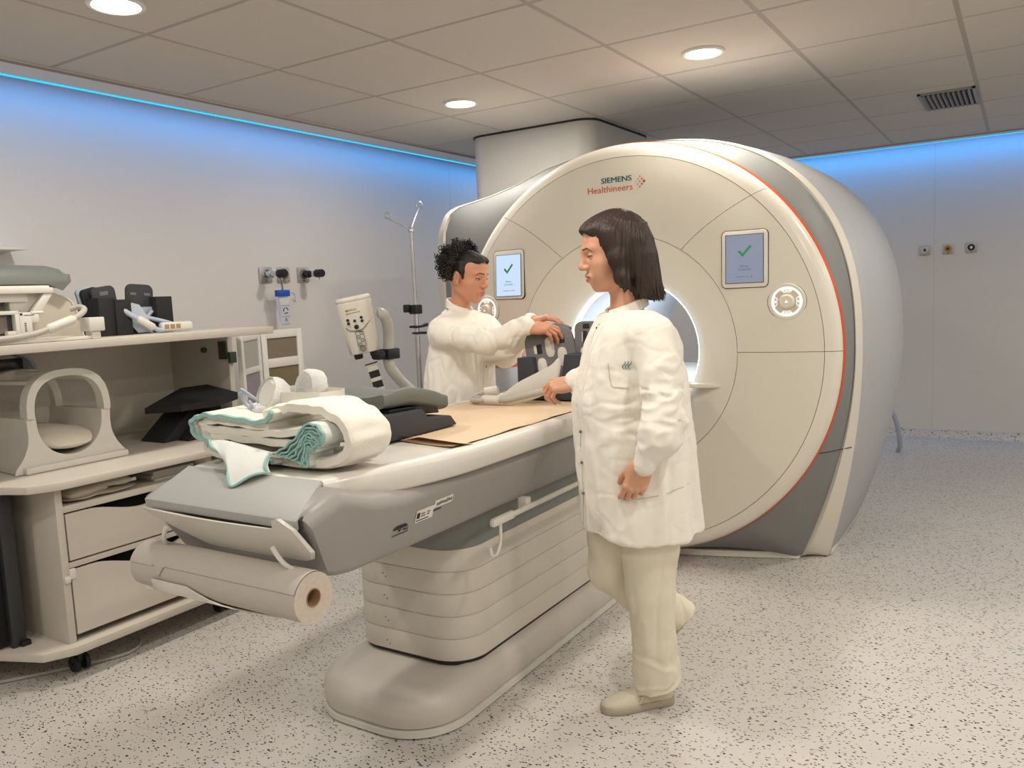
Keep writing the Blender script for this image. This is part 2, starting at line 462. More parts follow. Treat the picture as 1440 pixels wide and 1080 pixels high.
# ---------------------------------------------------------------- camera
CAM_H = 1.38
cam = bpy.data.cameras.new('camera'); camo = bpy.data.objects.new('camera', cam); COL.objects.link(camo)
Rm = ((0.84754484, 0.01915187, -0.53037812), (0.52879509, -0.11559433, 0.84084107), (-0.04520503, -0.99311185, -0.10809879))
mw = Matrix.Identity(4)
for i in range(3):
    mw[i][0] = Rm[i][0]; mw[i][1] = -Rm[i][1]; mw[i][2] = -Rm[i][2]
mw[2][3] = CAM_H
camo.matrix_world = mw
cam.sensor_width = 36.0; cam.lens = 1145.73 / 1440.0 * 36.0; cam.clip_start = 0.05
SC.camera = camo

# ---------------------------------------------------------------- room shell
XL, XR, YF, YB, ZC = -4.02, 2.6, -2.4, 7.75, 2.46
struct('floor', G().box((XL - .1, YF - .1, -0.1), (XR + .1, YB + .1, 0.0)), M_FLOOR)
def wall_g(lo, hi): return G().box(lo, hi)
g = wall_g((XL - .1, YF - .1, 0), (XL, YB + .1, ZC + .12))
for y in (5.55,): g.box((XL, y - .0007, 0.06), (XL + .0004, y + .0007, ZC), mi=1)
struct('wall_left', g, [M_WALL, M_TBAR])
g = wall_g((XL, YB, 0), (XR, YB + .1, ZC + .12))
for x in (-3.25, -0.645, 1.95): g.box((x - .0008, YB - .0004, 0.06), (x + .0008, YB, ZC), mi=1)
struct('wall_back', g, [M_WALL, M_TBAR])
struct('wall_right', wall_g((XR, YF - .1, 0), (XR + .1, YB + .1, ZC + .12)), M_WALL)
struct('wall_front', wall_g((XL, YF - .1, 0), (XR, YF, ZC + .12)), M_WALL)
# vinyl coved up the walls
def cove(p0, p1, nrm):
    prof = [(0.0, 0.0), (0.05, 0.0), (0.02, 0.008), (0.008, 0.025), (0.004, 0.075), (0.0, 0.075)]
    rings = []
    for p in (p0, p1): rings.append([(p[0] + nrm[0] * a, p[1] + nrm[1] * a, b + 0.0005) for a, b in prof])
    return G().loft(rings)
struct('baseboard_left', cove((XL, YF), (XL, YB), (1, 0)), M_FLOOR)
struct('baseboard_back', cove((XL, YB), (XR, YB), (0, -1)), M_FLOOR)
struct('baseboard_right', cove((XR, YF), (XR, YB), (-1, 0)), M_FLOOR)
struct('baseboard_front', cove((XL, YF), (XR, YF), (0, 1)), M_FLOOR)
# ceiling: tiles hung on a grid of T bars, plain frieze along the left and back walls
g = G()
XT, YT = -3.64, 7.42
gx = [-0.254 - 0.673 * k for k in range(-4, 5)]; gy = [4.105 + 0.67 * k for k in range(-10, 5)]
gx = sorted([x for x in gx if XT < x < XR] + [XT, XR]); gy = sorted([y for y in gy if YF < y < YT] + [YF, YT])
for i in range(len(gx) - 1):
    for j in range(len(gy) - 1):
        g.box((gx[i] + .009, gy[j] + .009, ZC + .004), (gx[i + 1] - .009, gy[j + 1] - .009, ZC + .02), bev=.003, seg=1)
for x in gx: g.box((x - .012, YF, ZC + .006), (x + .012, YT, ZC + .03), mi=1)
for y in gy: g.box((XT, y - .012, ZC + .0065), (XR, y + .012, ZC + .03), mi=1)
g.box((XL + .168, YF, ZC + .03), (XR, YB - .158, ZC + .12), mi=1).box((XL, YF, ZC + .10), (XL + .168, YB, ZC + .12), mi=1).box((XL, YB - .158, ZC + .10), (XR, YB, ZC + .12), mi=1)
struct('ceiling', g, [M_TILE, M_TBAR])
struct('trim_1', G().box((XL + .168, YF, ZC - .002), (XT, YB, ZC + .03)).box((XT - .006, YF, ZC - .012), (XT, YB, ZC - .002), mi=1), [M_WALL, M_TBAR])
struct('trim_2', G().box((XL + .168, YT, ZC - .002), (XR, YB - .158, ZC + .03)).box((XL + .168, YB - .162, ZC - .002), (XR, YB - .158, ZC + .10)).box((XL + .168, YF, ZC - .001), (XL + .172, YB - .158, ZC + .10)).box((XT, YT, ZC - .012), (XR, YT + .006, ZC - .002), mi=1), [M_WALL, M_TBAR])
out('led_strip', G().box((XL + .150, YF, ZC - .006), (XL + .168, YB - .158, ZC + .006)), M_BLUE, label='glowing blue LED strip running along the top of the wall with the white trolley', cat='light strip', group='blue cove lights')
out('led_strip', G().box((XL + .168, YB - .158, ZC - .006), (XR, YB - .14, ZC + .006)), M_BLUE, label='glowing blue LED strip at the top of the rear wall beyond the scanner', cat='light strip', group='blue cove lights')
def area(name, loc, size, power, color, rot=(0, 0, 0), sy=None, shape=None):
    l = bpy.data.lights.new(name, 'AREA'); l.energy = power; l.color = color; l.size = size
    if sy: l.shape = 'RECTANGLE'; l.size_y = sy
    if shape: l.shape = shape
    o = bpy.data.objects.new(name, l); COL.objects.link(o); o.location = loc; o.rotation_euler = rot; return o
BLUE = (0.03, 0.35, 1.0)
area('led_wash_left', (XL + .142, 2.6, ZC + .035), .026, 19, BLUE, sy=9.6)
area('led_wash_back', (-.6, YB - .132, ZC + .035), 6.2, 17, BLUE, sy=.026)
# recessed round ceiling lights
WARM = (1.0, 0.93, 0.835)
def lamp(x, y, label):
    t = thing('ceiling_light', label, 'ceiling light', (x, y, ZC), 'recessed ceiling lights')
    r = G().lathe([(.098, .012), (.098, -.004), (.094, -.008), (.082, -.008), (.078, .0), (.076, .012)], (0, 0, 0), 'z', 40)
    out('rim', r, M_LAMPRIM, t, world=False)
    out('diffuser', G().lathe([(.0001, -.003), (.077, -.003), (.077, .003), (.0001, .003)], (0, 0, 0), 'z', 40), M_LAMPG, t, world=False)
    return t
POW = 12.3
LY = [1.83, 3.85]
lamp(-1.285, 3.83, 'round recessed ceiling light above the scanner, toward the air vent')
lamp(-2.69, 3.86, 'small round recessed ceiling light nearest the ceiling duct')
lamp(-2.73, 1.83, 'round recessed ceiling light cut off by the top border of the photo')
for (x, y) in [(-1.285, 3.83), (-2.69, 3.86), (-2.73, 1.83), (-1.285, 1.83), (.12, 1.83), (-2.73, -.2), (-1.285, -.2), (.12, -.2), (.12, 3.83), (1.5, 1.83), (1.5, 3.83), (1.5, 5.8), (1.5, -.2), (-2.95, 6.4)]:  # lamps at the far right and behind the duct are added as unseen fill
    area('downlight_and_fill', (x, y, ZC - .012), .15, POW, WARM if x < 1 and y < 6 else (1.0, .97, .93), shape='DISK')
# ceiling vent
t = thing('ceiling_vent', 'slatted grey air vent set into the ceiling tiles', 'vent', (-.42, 5.86, ZC))
out('frame', G().box((-.565, 5.58, ZC - .006), (-.262, 5.60, ZC + .006)).box((-.565, 6.11, ZC - .006), (-.262, 6.13, ZC + .006)).box((-.565, 5.58, ZC - .006), (-.548, 6.13, ZC + .006)).box((-.279, 5.58, ZC - .006), (-.262, 6.13, ZC + .006)), M_VENT, t)
out('backing', G().box((-.55, 5.6, ZC - .0006), (-.275, 6.11, ZC + .003)), M_VENTDK, t)
for k in range(10):
    x = -.535 + .0265 * k
    out('slat', G().box((-.0015, 5.6, -.011), (.0015, 6.11, .011), M=Matrix.Translation((x, 0, ZC - .006)) @ Matrix.Rotation(rad(28), 4, 'Y')), M_VENT, t)
# world: dim neutral
wd = bpy.data.worlds.new('world'); SC.world = wd; wd.use_nodes = True
wd.node_tree.nodes['Background'].inputs[0].default_value = (.9, .95, 1, 1); wd.node_tree.nodes['Background'].inputs[1].default_value = .05
SC.view_settings.view_transform = 'Standard'; SC.view_settings.look = 'None'; SC.view_settings.gamma = 1.0; SC.view_settings.exposure = 0.0
SC.view_settings.use_curve_mapping = False
# ---------------------------------------------------------------- the scanner
CX, CZ = -1.715, 1.068
mri = thing('mri_scanner', 'large white ring-shaped scanner with a lit bore, grey side cover and orange rim', 'scanner', (CX, 4.5, 0))
PROF = [(0.352, 3.935), (0.356, 3.905), (0.368, 3.878), (0.39, 3.856), (0.43, 3.83), (0.48, 3.808), (0.53, 3.790), (0.586, 3.774), (0.64, 3.769), (0.72, 3.771), (0.80, 3.778), (0.88, 3.788), (0.968, 3.803), (1.0, 3.812), (1.022, 3.824), (1.034, 3.84), (1.037, 3.858)]
def prof_y(r):
    return float(np.interp(r, [p[0] for p in PROF], [p[1] for p in PROF]))
def face_pt(r, th, dy=0.0): return (CX + r * math.cos(th), prof_y(r) + dy, CZ + r * math.sin(th))
def thR(r): return rad(46.2 + (57.0 - 46.2) * (1.034 - r) / (1.034 - .577))
def panel(name, r0, r1, t0, t1, nr=14, nt=60, gap=.0012, label=None, m=None):
    """a cover panel of the front face, between two radii and two seam angles (functions of radius)"""
    vs = []; fs = []; rs = [r0 + gap + (r1 - r0 - 2 * gap) * i / nr for i in range(nr + 1)]
    full = t0 is None
    for dy, edge in ((0.006, 0), (0.0, 1)):
        pass
    rows = []
    def row(r, dy):
        ga = gap / r
        a, b = (0, 2 * PI) if full else (t0(r) + ga, t1(r) - ga)
        n = nt if full else nt + 1
        return [face_pt(r, a + (b - a) * k / nt, dy) for k in range(n)]
    rows.append(row(rs[0], .01)); rows += [row(r, 0) for r in rs]; rows.append(row(rs[-1], .01))
    n = len(rows[0]); vs = [p for rw in rows for p in rw]
    for i in range(len(rows) - 1):
        for k in range(n if full else n - 1):
            a = i * n + k; b = i * n + (k + 1) % n; fs.append((a, b, b + n, a + n))
    g = G().add(vs, fs)
    if not full:
        for side in (0, n - 1):
            e = [rows[i][side] for i in range(1, len(rows) - 1)]
            m_ = len(e); g.add(e + [(p[0], p[1] + .01, p[2]) for p in e], [(i, i + 1, m_ + i + 1, m_ + i) for i in range(m_ - 1)])
    return out(name, g, m or W_MRI, mri, label=label, ang=50)
cst = lambda a: (lambda r: rad(a))
panel('bore_funnel', .36, .586, None, None, 12, 160)
panel('upper_face_panel', .586, .968, thR, lambda r: PI - thR(r))
panel('side_face_panel', .586, .968, cst(0), thR)
panel('side_face_panel', .586, .968, lambda r: PI - thR(r), cst(180))
panel('lower_face_panel', .586, .968, cst(180), cst(360), nt=110)
panel('face_rim', .968, 1.037, thR, lambda r: PI - thR(r), 7, 90, m=W_RIM)
panel('face_rim', .968, 1.037, cst(0), thR, 7, 60, m=W_RIM)
panel('face_rim', .968, 1.037, lambda r: PI - thR(r), cst(180), 7, 60, m=W_RIM)
panel('face_rim', .968, 1.037, cst(180), cst(360), 7, 120, m=W_RIM)
# dark backing seen through the seams
out('seam_backing', G().lathe([(r, y + .008) for r, y in PROF[2:]], (CX, 0, CZ), 'y', 160), M_SEAM, mri)
# orange trim behind the rim
out('orange_trim', G().lathe([(1.030, 3.858), (1.0368, 3.8585), (1.0432, 3.8800), (1.03, 3.8800)], (CX, 0, CZ), 'y', 200), M_ORANGE, mri)
# bore and its light
out('bore_liner', G().lathe([(.356, 3.935), (.350, 3.95), (.349, 4.3), (.349, 5.3), (.40, 5.36)], (CX, 0, CZ), 'y', 96), M_BORE, mri)
out('bore_light', G().lathe([(.3585, 3.903), (.3545, 3.906), (.3515, 3.93), (.3505, 3.955)], (CX, 0, CZ), 'y', 96), M_LEDW, mri)

# --- outlines of the cover, as star-shaped curves round the bore axis
def outline(aR, bU, n, bR, aL, nL, bL, th, bulgeL=None, zb=0.0, bUL=None):
    """distance from the axis at angle th: right half-width aR (floor bR), left half-width aL (floor bL), top bU"""
    lo, hi = 0.0, 4.0; c, s_ = math.cos(th), math.sin(th)
    def inside(r):
        dx, dz = r * c, r * s_
        if dz < -(CZ - zb): return False
        right = dx >= 0
        a = aR if right else aL; b = bR if right else bL; bu = bU if (right or bUL is None) else bUL
        if dz >= 0:
            if right: return (abs(dx) / a) ** n + (dz / bu) ** n < 1
            # left wing: low flat shoulder that climbs to the ring's crown
            q = abs(dx) / a
            if q >= 1: return False
            top = bulgeL(q)
            return dz < top
        w = b + (a - b) * (1 - (min(1, -dz / CZ)) ** 1.8)
        return abs(dx) < w
    for _ in range(40):
        m = (lo + hi) / 2
        if inside(m): lo = m
        else: hi = m
    return lo
def shoulder(bU, zs):
    # height above the axis along the left half; q = 0 at the middle, 1 at the outer edge
    xs = [0, .15, .3, .42, .55, .7, .82, .90, .95, .985, 1.0]
    ys = [bU, bU * .992, bU * .965, bU * .935, .925, .878, .852, .835, .795, .70, .5]
    ys = [y if i < 4 else y + zs for i, y in enumerate(ys)]
    return lambda q: float(np.interp(q, xs, ys))
NA = 240
ANG = [-PI / 2 + 1e-4 + 2 * PI * k / NA for k in range(NA)]
def ring_at(fr, yfun):
    rr = []
    for th in ANG:
        r = fr(th); z = CZ + r * math.sin(th); rr.append((CX + r * math.cos(th), yfun(z), max(z, 0.004)))
    return rr
YS1 = lambda z: 3.965 + .15 * (1 - min(1, z / 1.1)) ** 1.5
YS2 = lambda z: 4.045 + .145 * (1 - min(1, z / 1.1)) ** 1.5
circ = lambda th: 1.0405
o1 = lambda th: outline(1.068, 1.05, 2.5, .79, 1.225, 2.5, 1.15, th, shoulder(1.05, 0))
o1b = lambda th: o1(th) * .9965
o2 = lambda th: outline(1.085, 1.065, 2.5, .905, 1.335, 2.5, 1.27, th, shoulder(1.062, .012))
o3 = lambda th: outline(1.13, 1.068, 2.5, .907, 1.34, 2.5, 1.28, th, shoulder(1.065, .012))
o4 = lambda th: outline(1.178, 1.068, 2.5, .91, 1.34, 2.5, 1.28, th, shoulder(1.065, .012))
o5 = lambda th: outline(1.15, 1.05, 2.5, .91, 1.34, 2.5, 1.28, th, shoulder(1.05, .012))
o6 = lambda th: outline(1.02, .98, 2.5, .85, 1.25, 2.5, 1.2, th, shoulder(.98, -.02))
def mixo(a, b, t): return lambda th: a(th) * (1 - t) + b(th) * t
def mixy(z, t): return 3.880 + (YS1(z) - 3.880) * t
rings = [ring_at(circ, lambda z: 3.880)]
for t in (.12, .3, .5, .75): rings.append(ring_at(mixo(circ, o1b, t), lambda z, t=t: mixy(z, t ** 1.3)))
rings.append(ring_at(o1b, YS1))
rings.append(ring_at(mixo(o1b, circ, .08), lambda z: YS1(z) + .02))
g = G()
def split_loft(g, rings, sel):
    n = len(rings[0]); vs = [p for r in rings for p in r]; fs = []
    for i in range(len(rings) - 1):
        for k in range(n):
            a = i * n + k; b = i * n + (k + 1) % n
            zc = (rings[i][k][2] + rings[i + 1][(k + 1) % n][2]) / 2; xc = (rings[i][k][0] + rings[i + 1][(k + 1) % n][0]) / 2
            if sel(xc, zc): fs.append((a, b, b + n, a + n))
    return g.add(vs, fs)
out('grey_front_cover', split_loft(G(), rings, lambda x, z: z > .59), M_SIDEGREY, mri, ang=60, fix=False, label='grey cover around the front ring')
out('lower_grey_cover', split_loft(G(), rings, lambda x, z: z <= .59), M_SIDEGREY, mri, ang=60, fix=False, label='grey cover at the foot of the ring')
rings = [ring_at(mixo(o1, circ, .06), lambda z: YS1(z) + .012), ring_at(o1, lambda z: YS1(z) + .012), ring_at(mixo(o1, o2, .15), lambda z: YS1(z) + .006), ring_at(mixo(o1, o2, .8), lambda z: YS2(z) - .012), ring_at(o2, YS2), ring_at(mixo(o2, o3, .05), lambda z: YS2(z) + .012)]
out('cream_band', split_loft(G(), rings, lambda x, z: z > .59), W_CREAM, mri, ang=60, fix=False, label='cream band between grey cover and housing')
out('lower_cream_band', split_loft(G(), rings, lambda x, z: z <= .59), W_CREAM, mri, ang=60, fix=False, label='cream corner strip running down to the floor')
rings = [ring_at(mixo(o1, circ, .08), lambda z: YS1(z) + .016), ring_at(mixo(o1, o1b, .7), lambda z: YS1(z) + .014), ring_at(o1, lambda z: YS1(z) + .016)]
out('cover_seam', G().loft(rings, caps=False), M_SEAM, mri)
YB2 = lambda y: (lambda z: y)
rings = [ring_at(mixo(o2, circ, .03), lambda z: YS2(z) + .008), ring_at(mixo(o2, o3, .08), lambda z: YS2(z) + .010), ring_at(mixo(o2, o3, .5), lambda z: 4.14 + .13 * (1 - min(1, z / 1.1)) ** 1.5), ring_at(o3, lambda z: 4.22 + .1 * (1 - min(1, z / 1.1)) ** 1.5), ring_at(mixo(o3, o4, .75), YB2(4.40)), ring_at(o4, YB2(4.55)), ring_at(o4, YB2(4.75)), ring_at(o5, YB2(4.97)), ring_at(mixo(o5, o6, .25), YB2(5.08)), ring_at(o6, YB2(5.14))]
gh = split_loft(G(), rings, lambda x, z: True)
n_ = len(rings[0]); gh.add([(p[0], p[1], p[2]) for p in rings[-1]] + [(CX + .40 * math.cos(th), 5.16, CZ + .40 * math.sin(th)) for th in ANG], [(k, (k + 1) % n_, n_ + (k + 1) % n_, n_ + k) for k in range(n_)])
out('housing', gh, M_HOUSE, mri, ang=60, fix=False)
# kick strips at the foot
def split_line(rings):
    P = []
    for r in rings:
        for k in range(NA // 2):
            z0, z1 = r[k][2], r[k + 1][2]
            if r[k][0] > CX and z0 <= .59 < z1:
                t = (.59 - z0) / (z1 - z0); P.append(tuple(r[k][i] + (r[k + 1][i] - r[k][i]) * t for i in range(3))); break
    return P
seam_pts = split_line([ring_at(mixo(circ, o1b, t), lambda z, t=t: mixy(z, t ** 1.3) - .001) for t in (.05, .12, .3, .5, .75, 1.0)] + [ring_at(mixo(o1, o2, t), lambda z, t=t: YS1(z) + (YS2(z) - YS1(z)) * t - .002) for t in (.2, .5, .8)])
out('cover_split_line', G().tube(seam_pts, .0022, 6), M_SEAM, mri)
g = G().loft([[(CX + x, y, .002), (CX + x, y + .012, .03), (CX + x, 4.2, .03), (CX + x, 4.2, .002)] for x, y in ((.12, 3.905), (.3, 3.945), (.55, 4.02), (.785, 4.105))])
out('front_kick_strip', g, W_CREAM, mri)
out('side_kick_strip', G().box((CX + .87, 4.22, .002), (CX + .918, 5.1, .035), .006), W_CREAM, mri, label='pale strip along the foot of the housing')

# --- lettering
def face_M(x, z, y=None, dy=-.0015):
    r = math.hypot(x - CX, z - CZ)
    return frame_M((x, (prof_y(r) if y is None else y) + dy, z), (1, 0, 0), (0, 0, 1))
lg = text_geo('SIEMENS', .0375, face_M(-1.8065, 1.9135), .0008, .0, sx=1.19)
t2 = text_geo('SIEMENS', .0375, face_M(-1.8053, 1.9138), .0008, .0, sx=1.19); lg.add(t2.v, t2.f)
out('maker_lettering', lg, M_LETTER_TEAL, mri, label='petrol-coloured lettering')
lg = text_geo('Healthineers', .0455, face_M(-1.882, 1.868), .0008, .0, sx=1.07)
out('maker_lettering', lg, M_LETTER_ORANGE, mri, label='orange lettering')
g = G()
for (dx, dz, r) in [(0, 0, .0022), (.010, .0125, .003), (.010, -.0125, .003), (.0205, .025, .0036), (.0205, 0, .0036), (.0205, -.025, .0036), (.031, .0125, .0044), (.031, -.0125, .0044), (.0425, 0, .0068)]:
    x, z = -1.618 + dx, 1.9035 + dz
    g.disc(r, (x, prof_y(math.hypot(x - CX, z - CZ)) - .001, z), 'y', 14, th=.001)
out('dot_mark', g, M_LETTER_ORANGE, mri)

# --- touch screens
def lean(g, cx, cz, yc):
    """lays a flat piece built on the plane y = yc against the slightly domed face"""
    r = math.hypot(cx - CX, cz - CZ); th = math.atan2(cz - CZ, cx - CX); sl = (prof_y(r + .05) - prof_y(r - .05)) / .1
    n = Vector((sl * math.cos(th), -1, sl * math.sin(th))).normalized()
    M = Matrix.Translation((cx, prof_y(r), cz)) @ Vector((0, -1, 0)).rotation_difference(n).to_matrix().to_4x4() @ Matrix.Translation((-cx, -yc, -cz))
    g.v = [tuple(M @ Vector(v)) for v in g.v]
    return g
def screen(x0, x1, z0, z1, dx0, dx1, dz0, dz1, scr_mat, lbl):
    yc = 3.772
    w, h = x1 - x0, z1 - z0; cx, cz = (x0 + x1) / 2, (z0 + z1) / 2
    g = G().prism(rrect(w, h, .022, 6, (cx, cz)), 'y', yc - .005, yc + .02, .004, seg=2)
    s = out('screen', lean(g, cx, cz, yc), W_RIM, mri, label=lbl)
    g = G().prism(rrect(w + .005, h + .005, .024, 6, (cx, cz)), 'y', yc - .0015, yc + .02)
    out('screen_gap', lean(g, cx, cz, yc), M_SEAM, s)
    g = G().box((dx0, yc - .0075, dz0), (dx1, yc - .004, dz1))
    out('display', lean(g, cx, cz, yc), scr_mat, s, label='lit display')
    g = G(); e = .0022
    g.box((dx0 - e, yc - .0085, dz0 - e), (dx0, yc - .004, dz1 + e)).box((dx1, yc - .0085, dz0 - e), (dx1 + e, yc - .004, dz1 + e)).box((dx0, yc - .0085, dz1), (dx1, yc - .004, dz1 + e)).box((dx0, yc - .0085, dz0 - e), (dx1, yc - .004, dz0))
    out('display_edge', lean(g, cx, cz, yc), M_INK, s)
    # tick
    cxx = (dx0 + dx1) / 2; H = dz1 - dz0; zc = dz0 + H * .62; k = H / .22
    pts = [(-.030, .006), (-.022, .0135), (-.0075, -.002), (.025, .036), (.0325, .0285), (-.0075, -.0175)]
    g = G().prism([(cxx + a * k, zc + b * k) for a, b in pts], 'y', yc - .0088, yc - .0076)
    out('tick', lean(g, cx, cz, yc), M_GREEN, s, label='green tick')
    def T(t, size, z):
        return text_geo(t, size, frame_M((cxx, yc - .0078, z), (1, 0, 0), (0, 0, 1)), .0002, 0, align='CENTER')
    for t_, sz_, q_ in (('Bobina', .0135, .33), ('Conectada', .0135, .26), ('Confirmar con   \u25B2', .0095, .115)): out('caption', lean(T(t_, sz_, dz0 + H * q_), cx, cz, yc), M_INKGREY, s)
screen(-1.193, -.985, 1.367, 1.627, -1.173, -1.005, 1.389, 1.607, M_SCR_R, 'screen beside the right-hand control pad, dimmer display')
screen(-2.470, -2.268, 1.360, 1.622, -2.451, -2.285, 1.377, 1.597, M_SCR_L, 'bright screen between the two people')

# --- round control pads
def pad(x, z, lbl):
    y = 3.77
    _o = globals()['out']
    def out(name, g, m, par, **k): return _o(name, lean(g, x, z, y), m, par, **k)
    t = out('control_pad', G().lathe([(.0001, -.004), (.078, -.004), (.083, 0), (.083, .02)], (x, y, z), 'y', 48), W_RIM, mri, label=lbl)
    out('pad_gap', G().lathe([(.0832, 0.001), (.0852, .0015), (.0852, .02)], (x, y, z), 'y', 48), M_SEAM, t)
    out('lit_ring', G().lathe([(.058, -.0052), (.0625, -.0062), (.067, -.0052)], (x, y, z), 'y', 48), M_LITRING, t, label='white lit ring')
    out('pad_face', G().lathe([(.0001, -.005), (.0585, -.005)], (x, y, z), 'y', 48), M_PADBTN, t)
    out('pad_knob', G().lathe([(.0001, -.026), (.026, -.026), (.031, -.022), (.034, -.012), (.034, -.004)], (x, y, z), 'y', 40), W_MRI, t, label='raised centre knob')
    out('knob_symbol', G().prism([(x - .007, z - .005), (x + .007, z - .005), (x, z + .007)], 'y', y - .0268, y - .0258), M_LITRING, t)
    g = G()
    for k in range(4):
        a0 = rad(90 * k - 24); a1 = rad(90 * k + 24)
        pth = [(r_, a) for r_, a in [(.056, a0 + (a1 - a0) * i / 8) for i in range(9)]] + [(.043, a1 - (a1 - a0) * .15 - (a1 - a0) * .7 * i / 8) for i in range(9)]
        g.tube([(x + r_ * math.cos(a), y - .0058, z + r_ * math.sin(a)) for r_, a in pth], .0013, 5, closed=True)
        c = rad(90 * k)
        mx, mz = x + .0495 * math.cos(c), z + .0495 * math.sin(c)
        if k % 2 == 0:
            g.cbox((mx, y - .006, mz), (.010, .0012, .0025)); g.cbox((mx, y - .006, mz), (.0025, .0012, .010))
        else:
            g.cbox((mx, y - .006, mz), (.014, .0012, .004)); g.cbox((mx - .013, y - .006, mz), (.006, .0012, .004)); g.cbox((mx + .013, y - .006, mz), (.006, .0012, .004))
    out('pad_symbols', g, M_LITRING, t, label='white lit symbols')
pad(-.904, 1.296, 'round control pad under the dimmer screen')
pad(-2.526, 1.302, 'round control pad half hidden behind the curly-haired person')
# bed inside the bore
out('bore_bed', G().box((CX - .29, 3.80, .845), (CX + .29, 5.2, .885), .012), M_TWHITE, mri)
g = G().prism([(-1.385, 3.762), (-1.33, 3.762), (-1.19, 3.80), (-1.30, 3.85), (-1.385, 3.85)], 'z', .895, .918, .006)
out('bore_ledge', g, W_RIM, mri)

# --- ceiling duct behind it
g = G().loft([[(x, y, z) for x, y in rrect(.94, .95, .12, 8, (-2.772, 5.19))] for z in (1.72, 2.452)], caps=True)
dct = out('duct', g, M_DUCT, label='wide rounded white duct rising from the scanner top to the ceiling', cat='duct')
out('top_gap', G().loft([[(x, y, z) for x, y in rrect(.955, .965, .125, 8, (-2.772, 5.19))] for z in (2.452, 2.466)]), M_SEAM, dct)

for yy, pw in ((4.15, 5.5), (4.7, 8.0)):
    l = bpy.data.lights.new('bore_lamp', 'AREA'); l.shape = 'RECTANGLE'; l.size = .5; l.size_y = .05; l.energy = pw; l.color = (.86, .93, 1.0)
    o = bpy.data.objects.new('bore_lamp', l); COL.objects.link(o); o.location = (CX, yy, CZ + .335)
# ---------------------------------------------------------------- patient table
tab = thing('patient_table', 'long grey and white patient table on a ribbed column in front of the scanner', 'patient table', (-1.76, 2.7, 0))
# base
def rr_ring(x0, x1, y0, y1, r, z, n=10): return [(x, y, z) for x, y in rrect(x1 - x0, y1 - y0, r, n, ((x0 + x1) / 2, (y0 + y1) / 2))]
B = (-2.075, -1.507, 1.835, 3.74)
def base_ring(d, z, r=.20): return rr_ring(B[0] + d, B[1] - d, B[2] + d, B[3] - d, max(.02, r - d), z)
def tilt(ring, z0, z1): # plateau that falls towards the front
    return [(x, y, z0 + (z1 - z0) * max(0, min(1, (y - 1.85) / .30))) for x, y, z in ring]
out('base', G().loft([base_ring(.018, .028), base_ring(.006, .034), base_ring(.002, .06), base_ring(.004, .095), tilt(base_ring(.02, .12), .118, .128), tilt(base_ring(.045, .13), .128, .148), tilt(base_ring(.075, .13), .131, .152)]), M_TBASE, tab)
out('base_skirt', G().loft([base_ring(.006, .002), base_ring(.0, .006), base_ring(.0, .026), base_ring(.02, .03)]), M_TWHITE, tab, label='pale skirt along the floor')
# column
K = (-2.06, -1.545, 2.085, 3.66)
def col_ring(d, z, r=.13): return rr_ring(K[0] + d, K[1] - d, K[2] + d, K[3] - d, r - d, z, 12)
zb = [.158, .236, .314, .392, .470, .548]
rings = []
for i in range(5):
    a, b = zb[i], zb[i + 1]; e = .0035
    rings += [col_ring(.004, a + .0002), col_ring(.0005, a + e * .6), col_ring(0, a + e), col_ring(0, b - e), col_ring(.0005, b - e * .6), col_ring(.004, b - .0002)]
out('column', G().loft(rings), M_TCOL, tab)
out('column_gap', G().loft([col_ring(.012, .14), col_ring(.012, .16)]), M_SEAM, tab)
out('column_neck', G().loft([col_ring(.0, .5485), col_ring(.0, .551), col_ring(.0, .70)]), M_TDARK, tab)
g = G()
for z in (.19, .275, .355, .435, .515):
    g.disc(.0022, (-1.885, K[2] - .0005, z), 'y', 8, th=.001); g.disc(.0022, (-1.873, K[2] - .0005, z - .011), 'y', 8, th=.001)
out('screw_hole', g, M_SEAM, tab)
# body: side profile in Y-Z, swept across X with soft edges
XLB, XRB = -2.03, -1.395
def body_ring(x0, x1, y, zt, zb_, rt=.05, rb=.03, n=5):
    pts = []
    for (cx, cz, r, a0) in ((x1 - rt, zt - rt, rt, 90), (x1 - rb - .035, zb_ + rb, rb, 0), (x0 + rb + .035, zb_ + rb, rb, -90), (x0 + rt, zt - rt, rt, -180)):
        for k in range(n + 1):
            a = rad(a0 - 90 * k / n); pts.append((cx + r * math.cos(a), y, cz + r * math.sin(a)))
    return pts
def front_slope(ring, lean):
    zt = max(p[2] for p in ring)
    return [(x, y + lean * (zt - z), z) for x, y, z in ring]
rings = []
for (y, ins, zt, zb_, lean, rt) in [(1.305, .040, .868, .735, .62, .03), (1.291, .018, .882, .722, .62, .034), (1.296, .004, .889, .708, .58, .036), (1.33, .0, .902, .70, .5, .038), (1.41, 0, .930, .694, .3, .045), (1.45, 0, .922, .693, .2, .05), (1.53, 0, .895, .693, .1, .05), (1.64, 0, .880, .692, .03, .05), (1.8, 0, .874, .692, 0, .045), (2.2, 0, .872, .692, 0, .045), (3.74, 0, .872, .692, 0, .045)]:
    rings.append(front_slope(body_ring(XLB + ins, XRB - ins, y, zt, zb_, rt), lean))
out('body', G().loft(rings), M_TGREY, tab, ang=50)
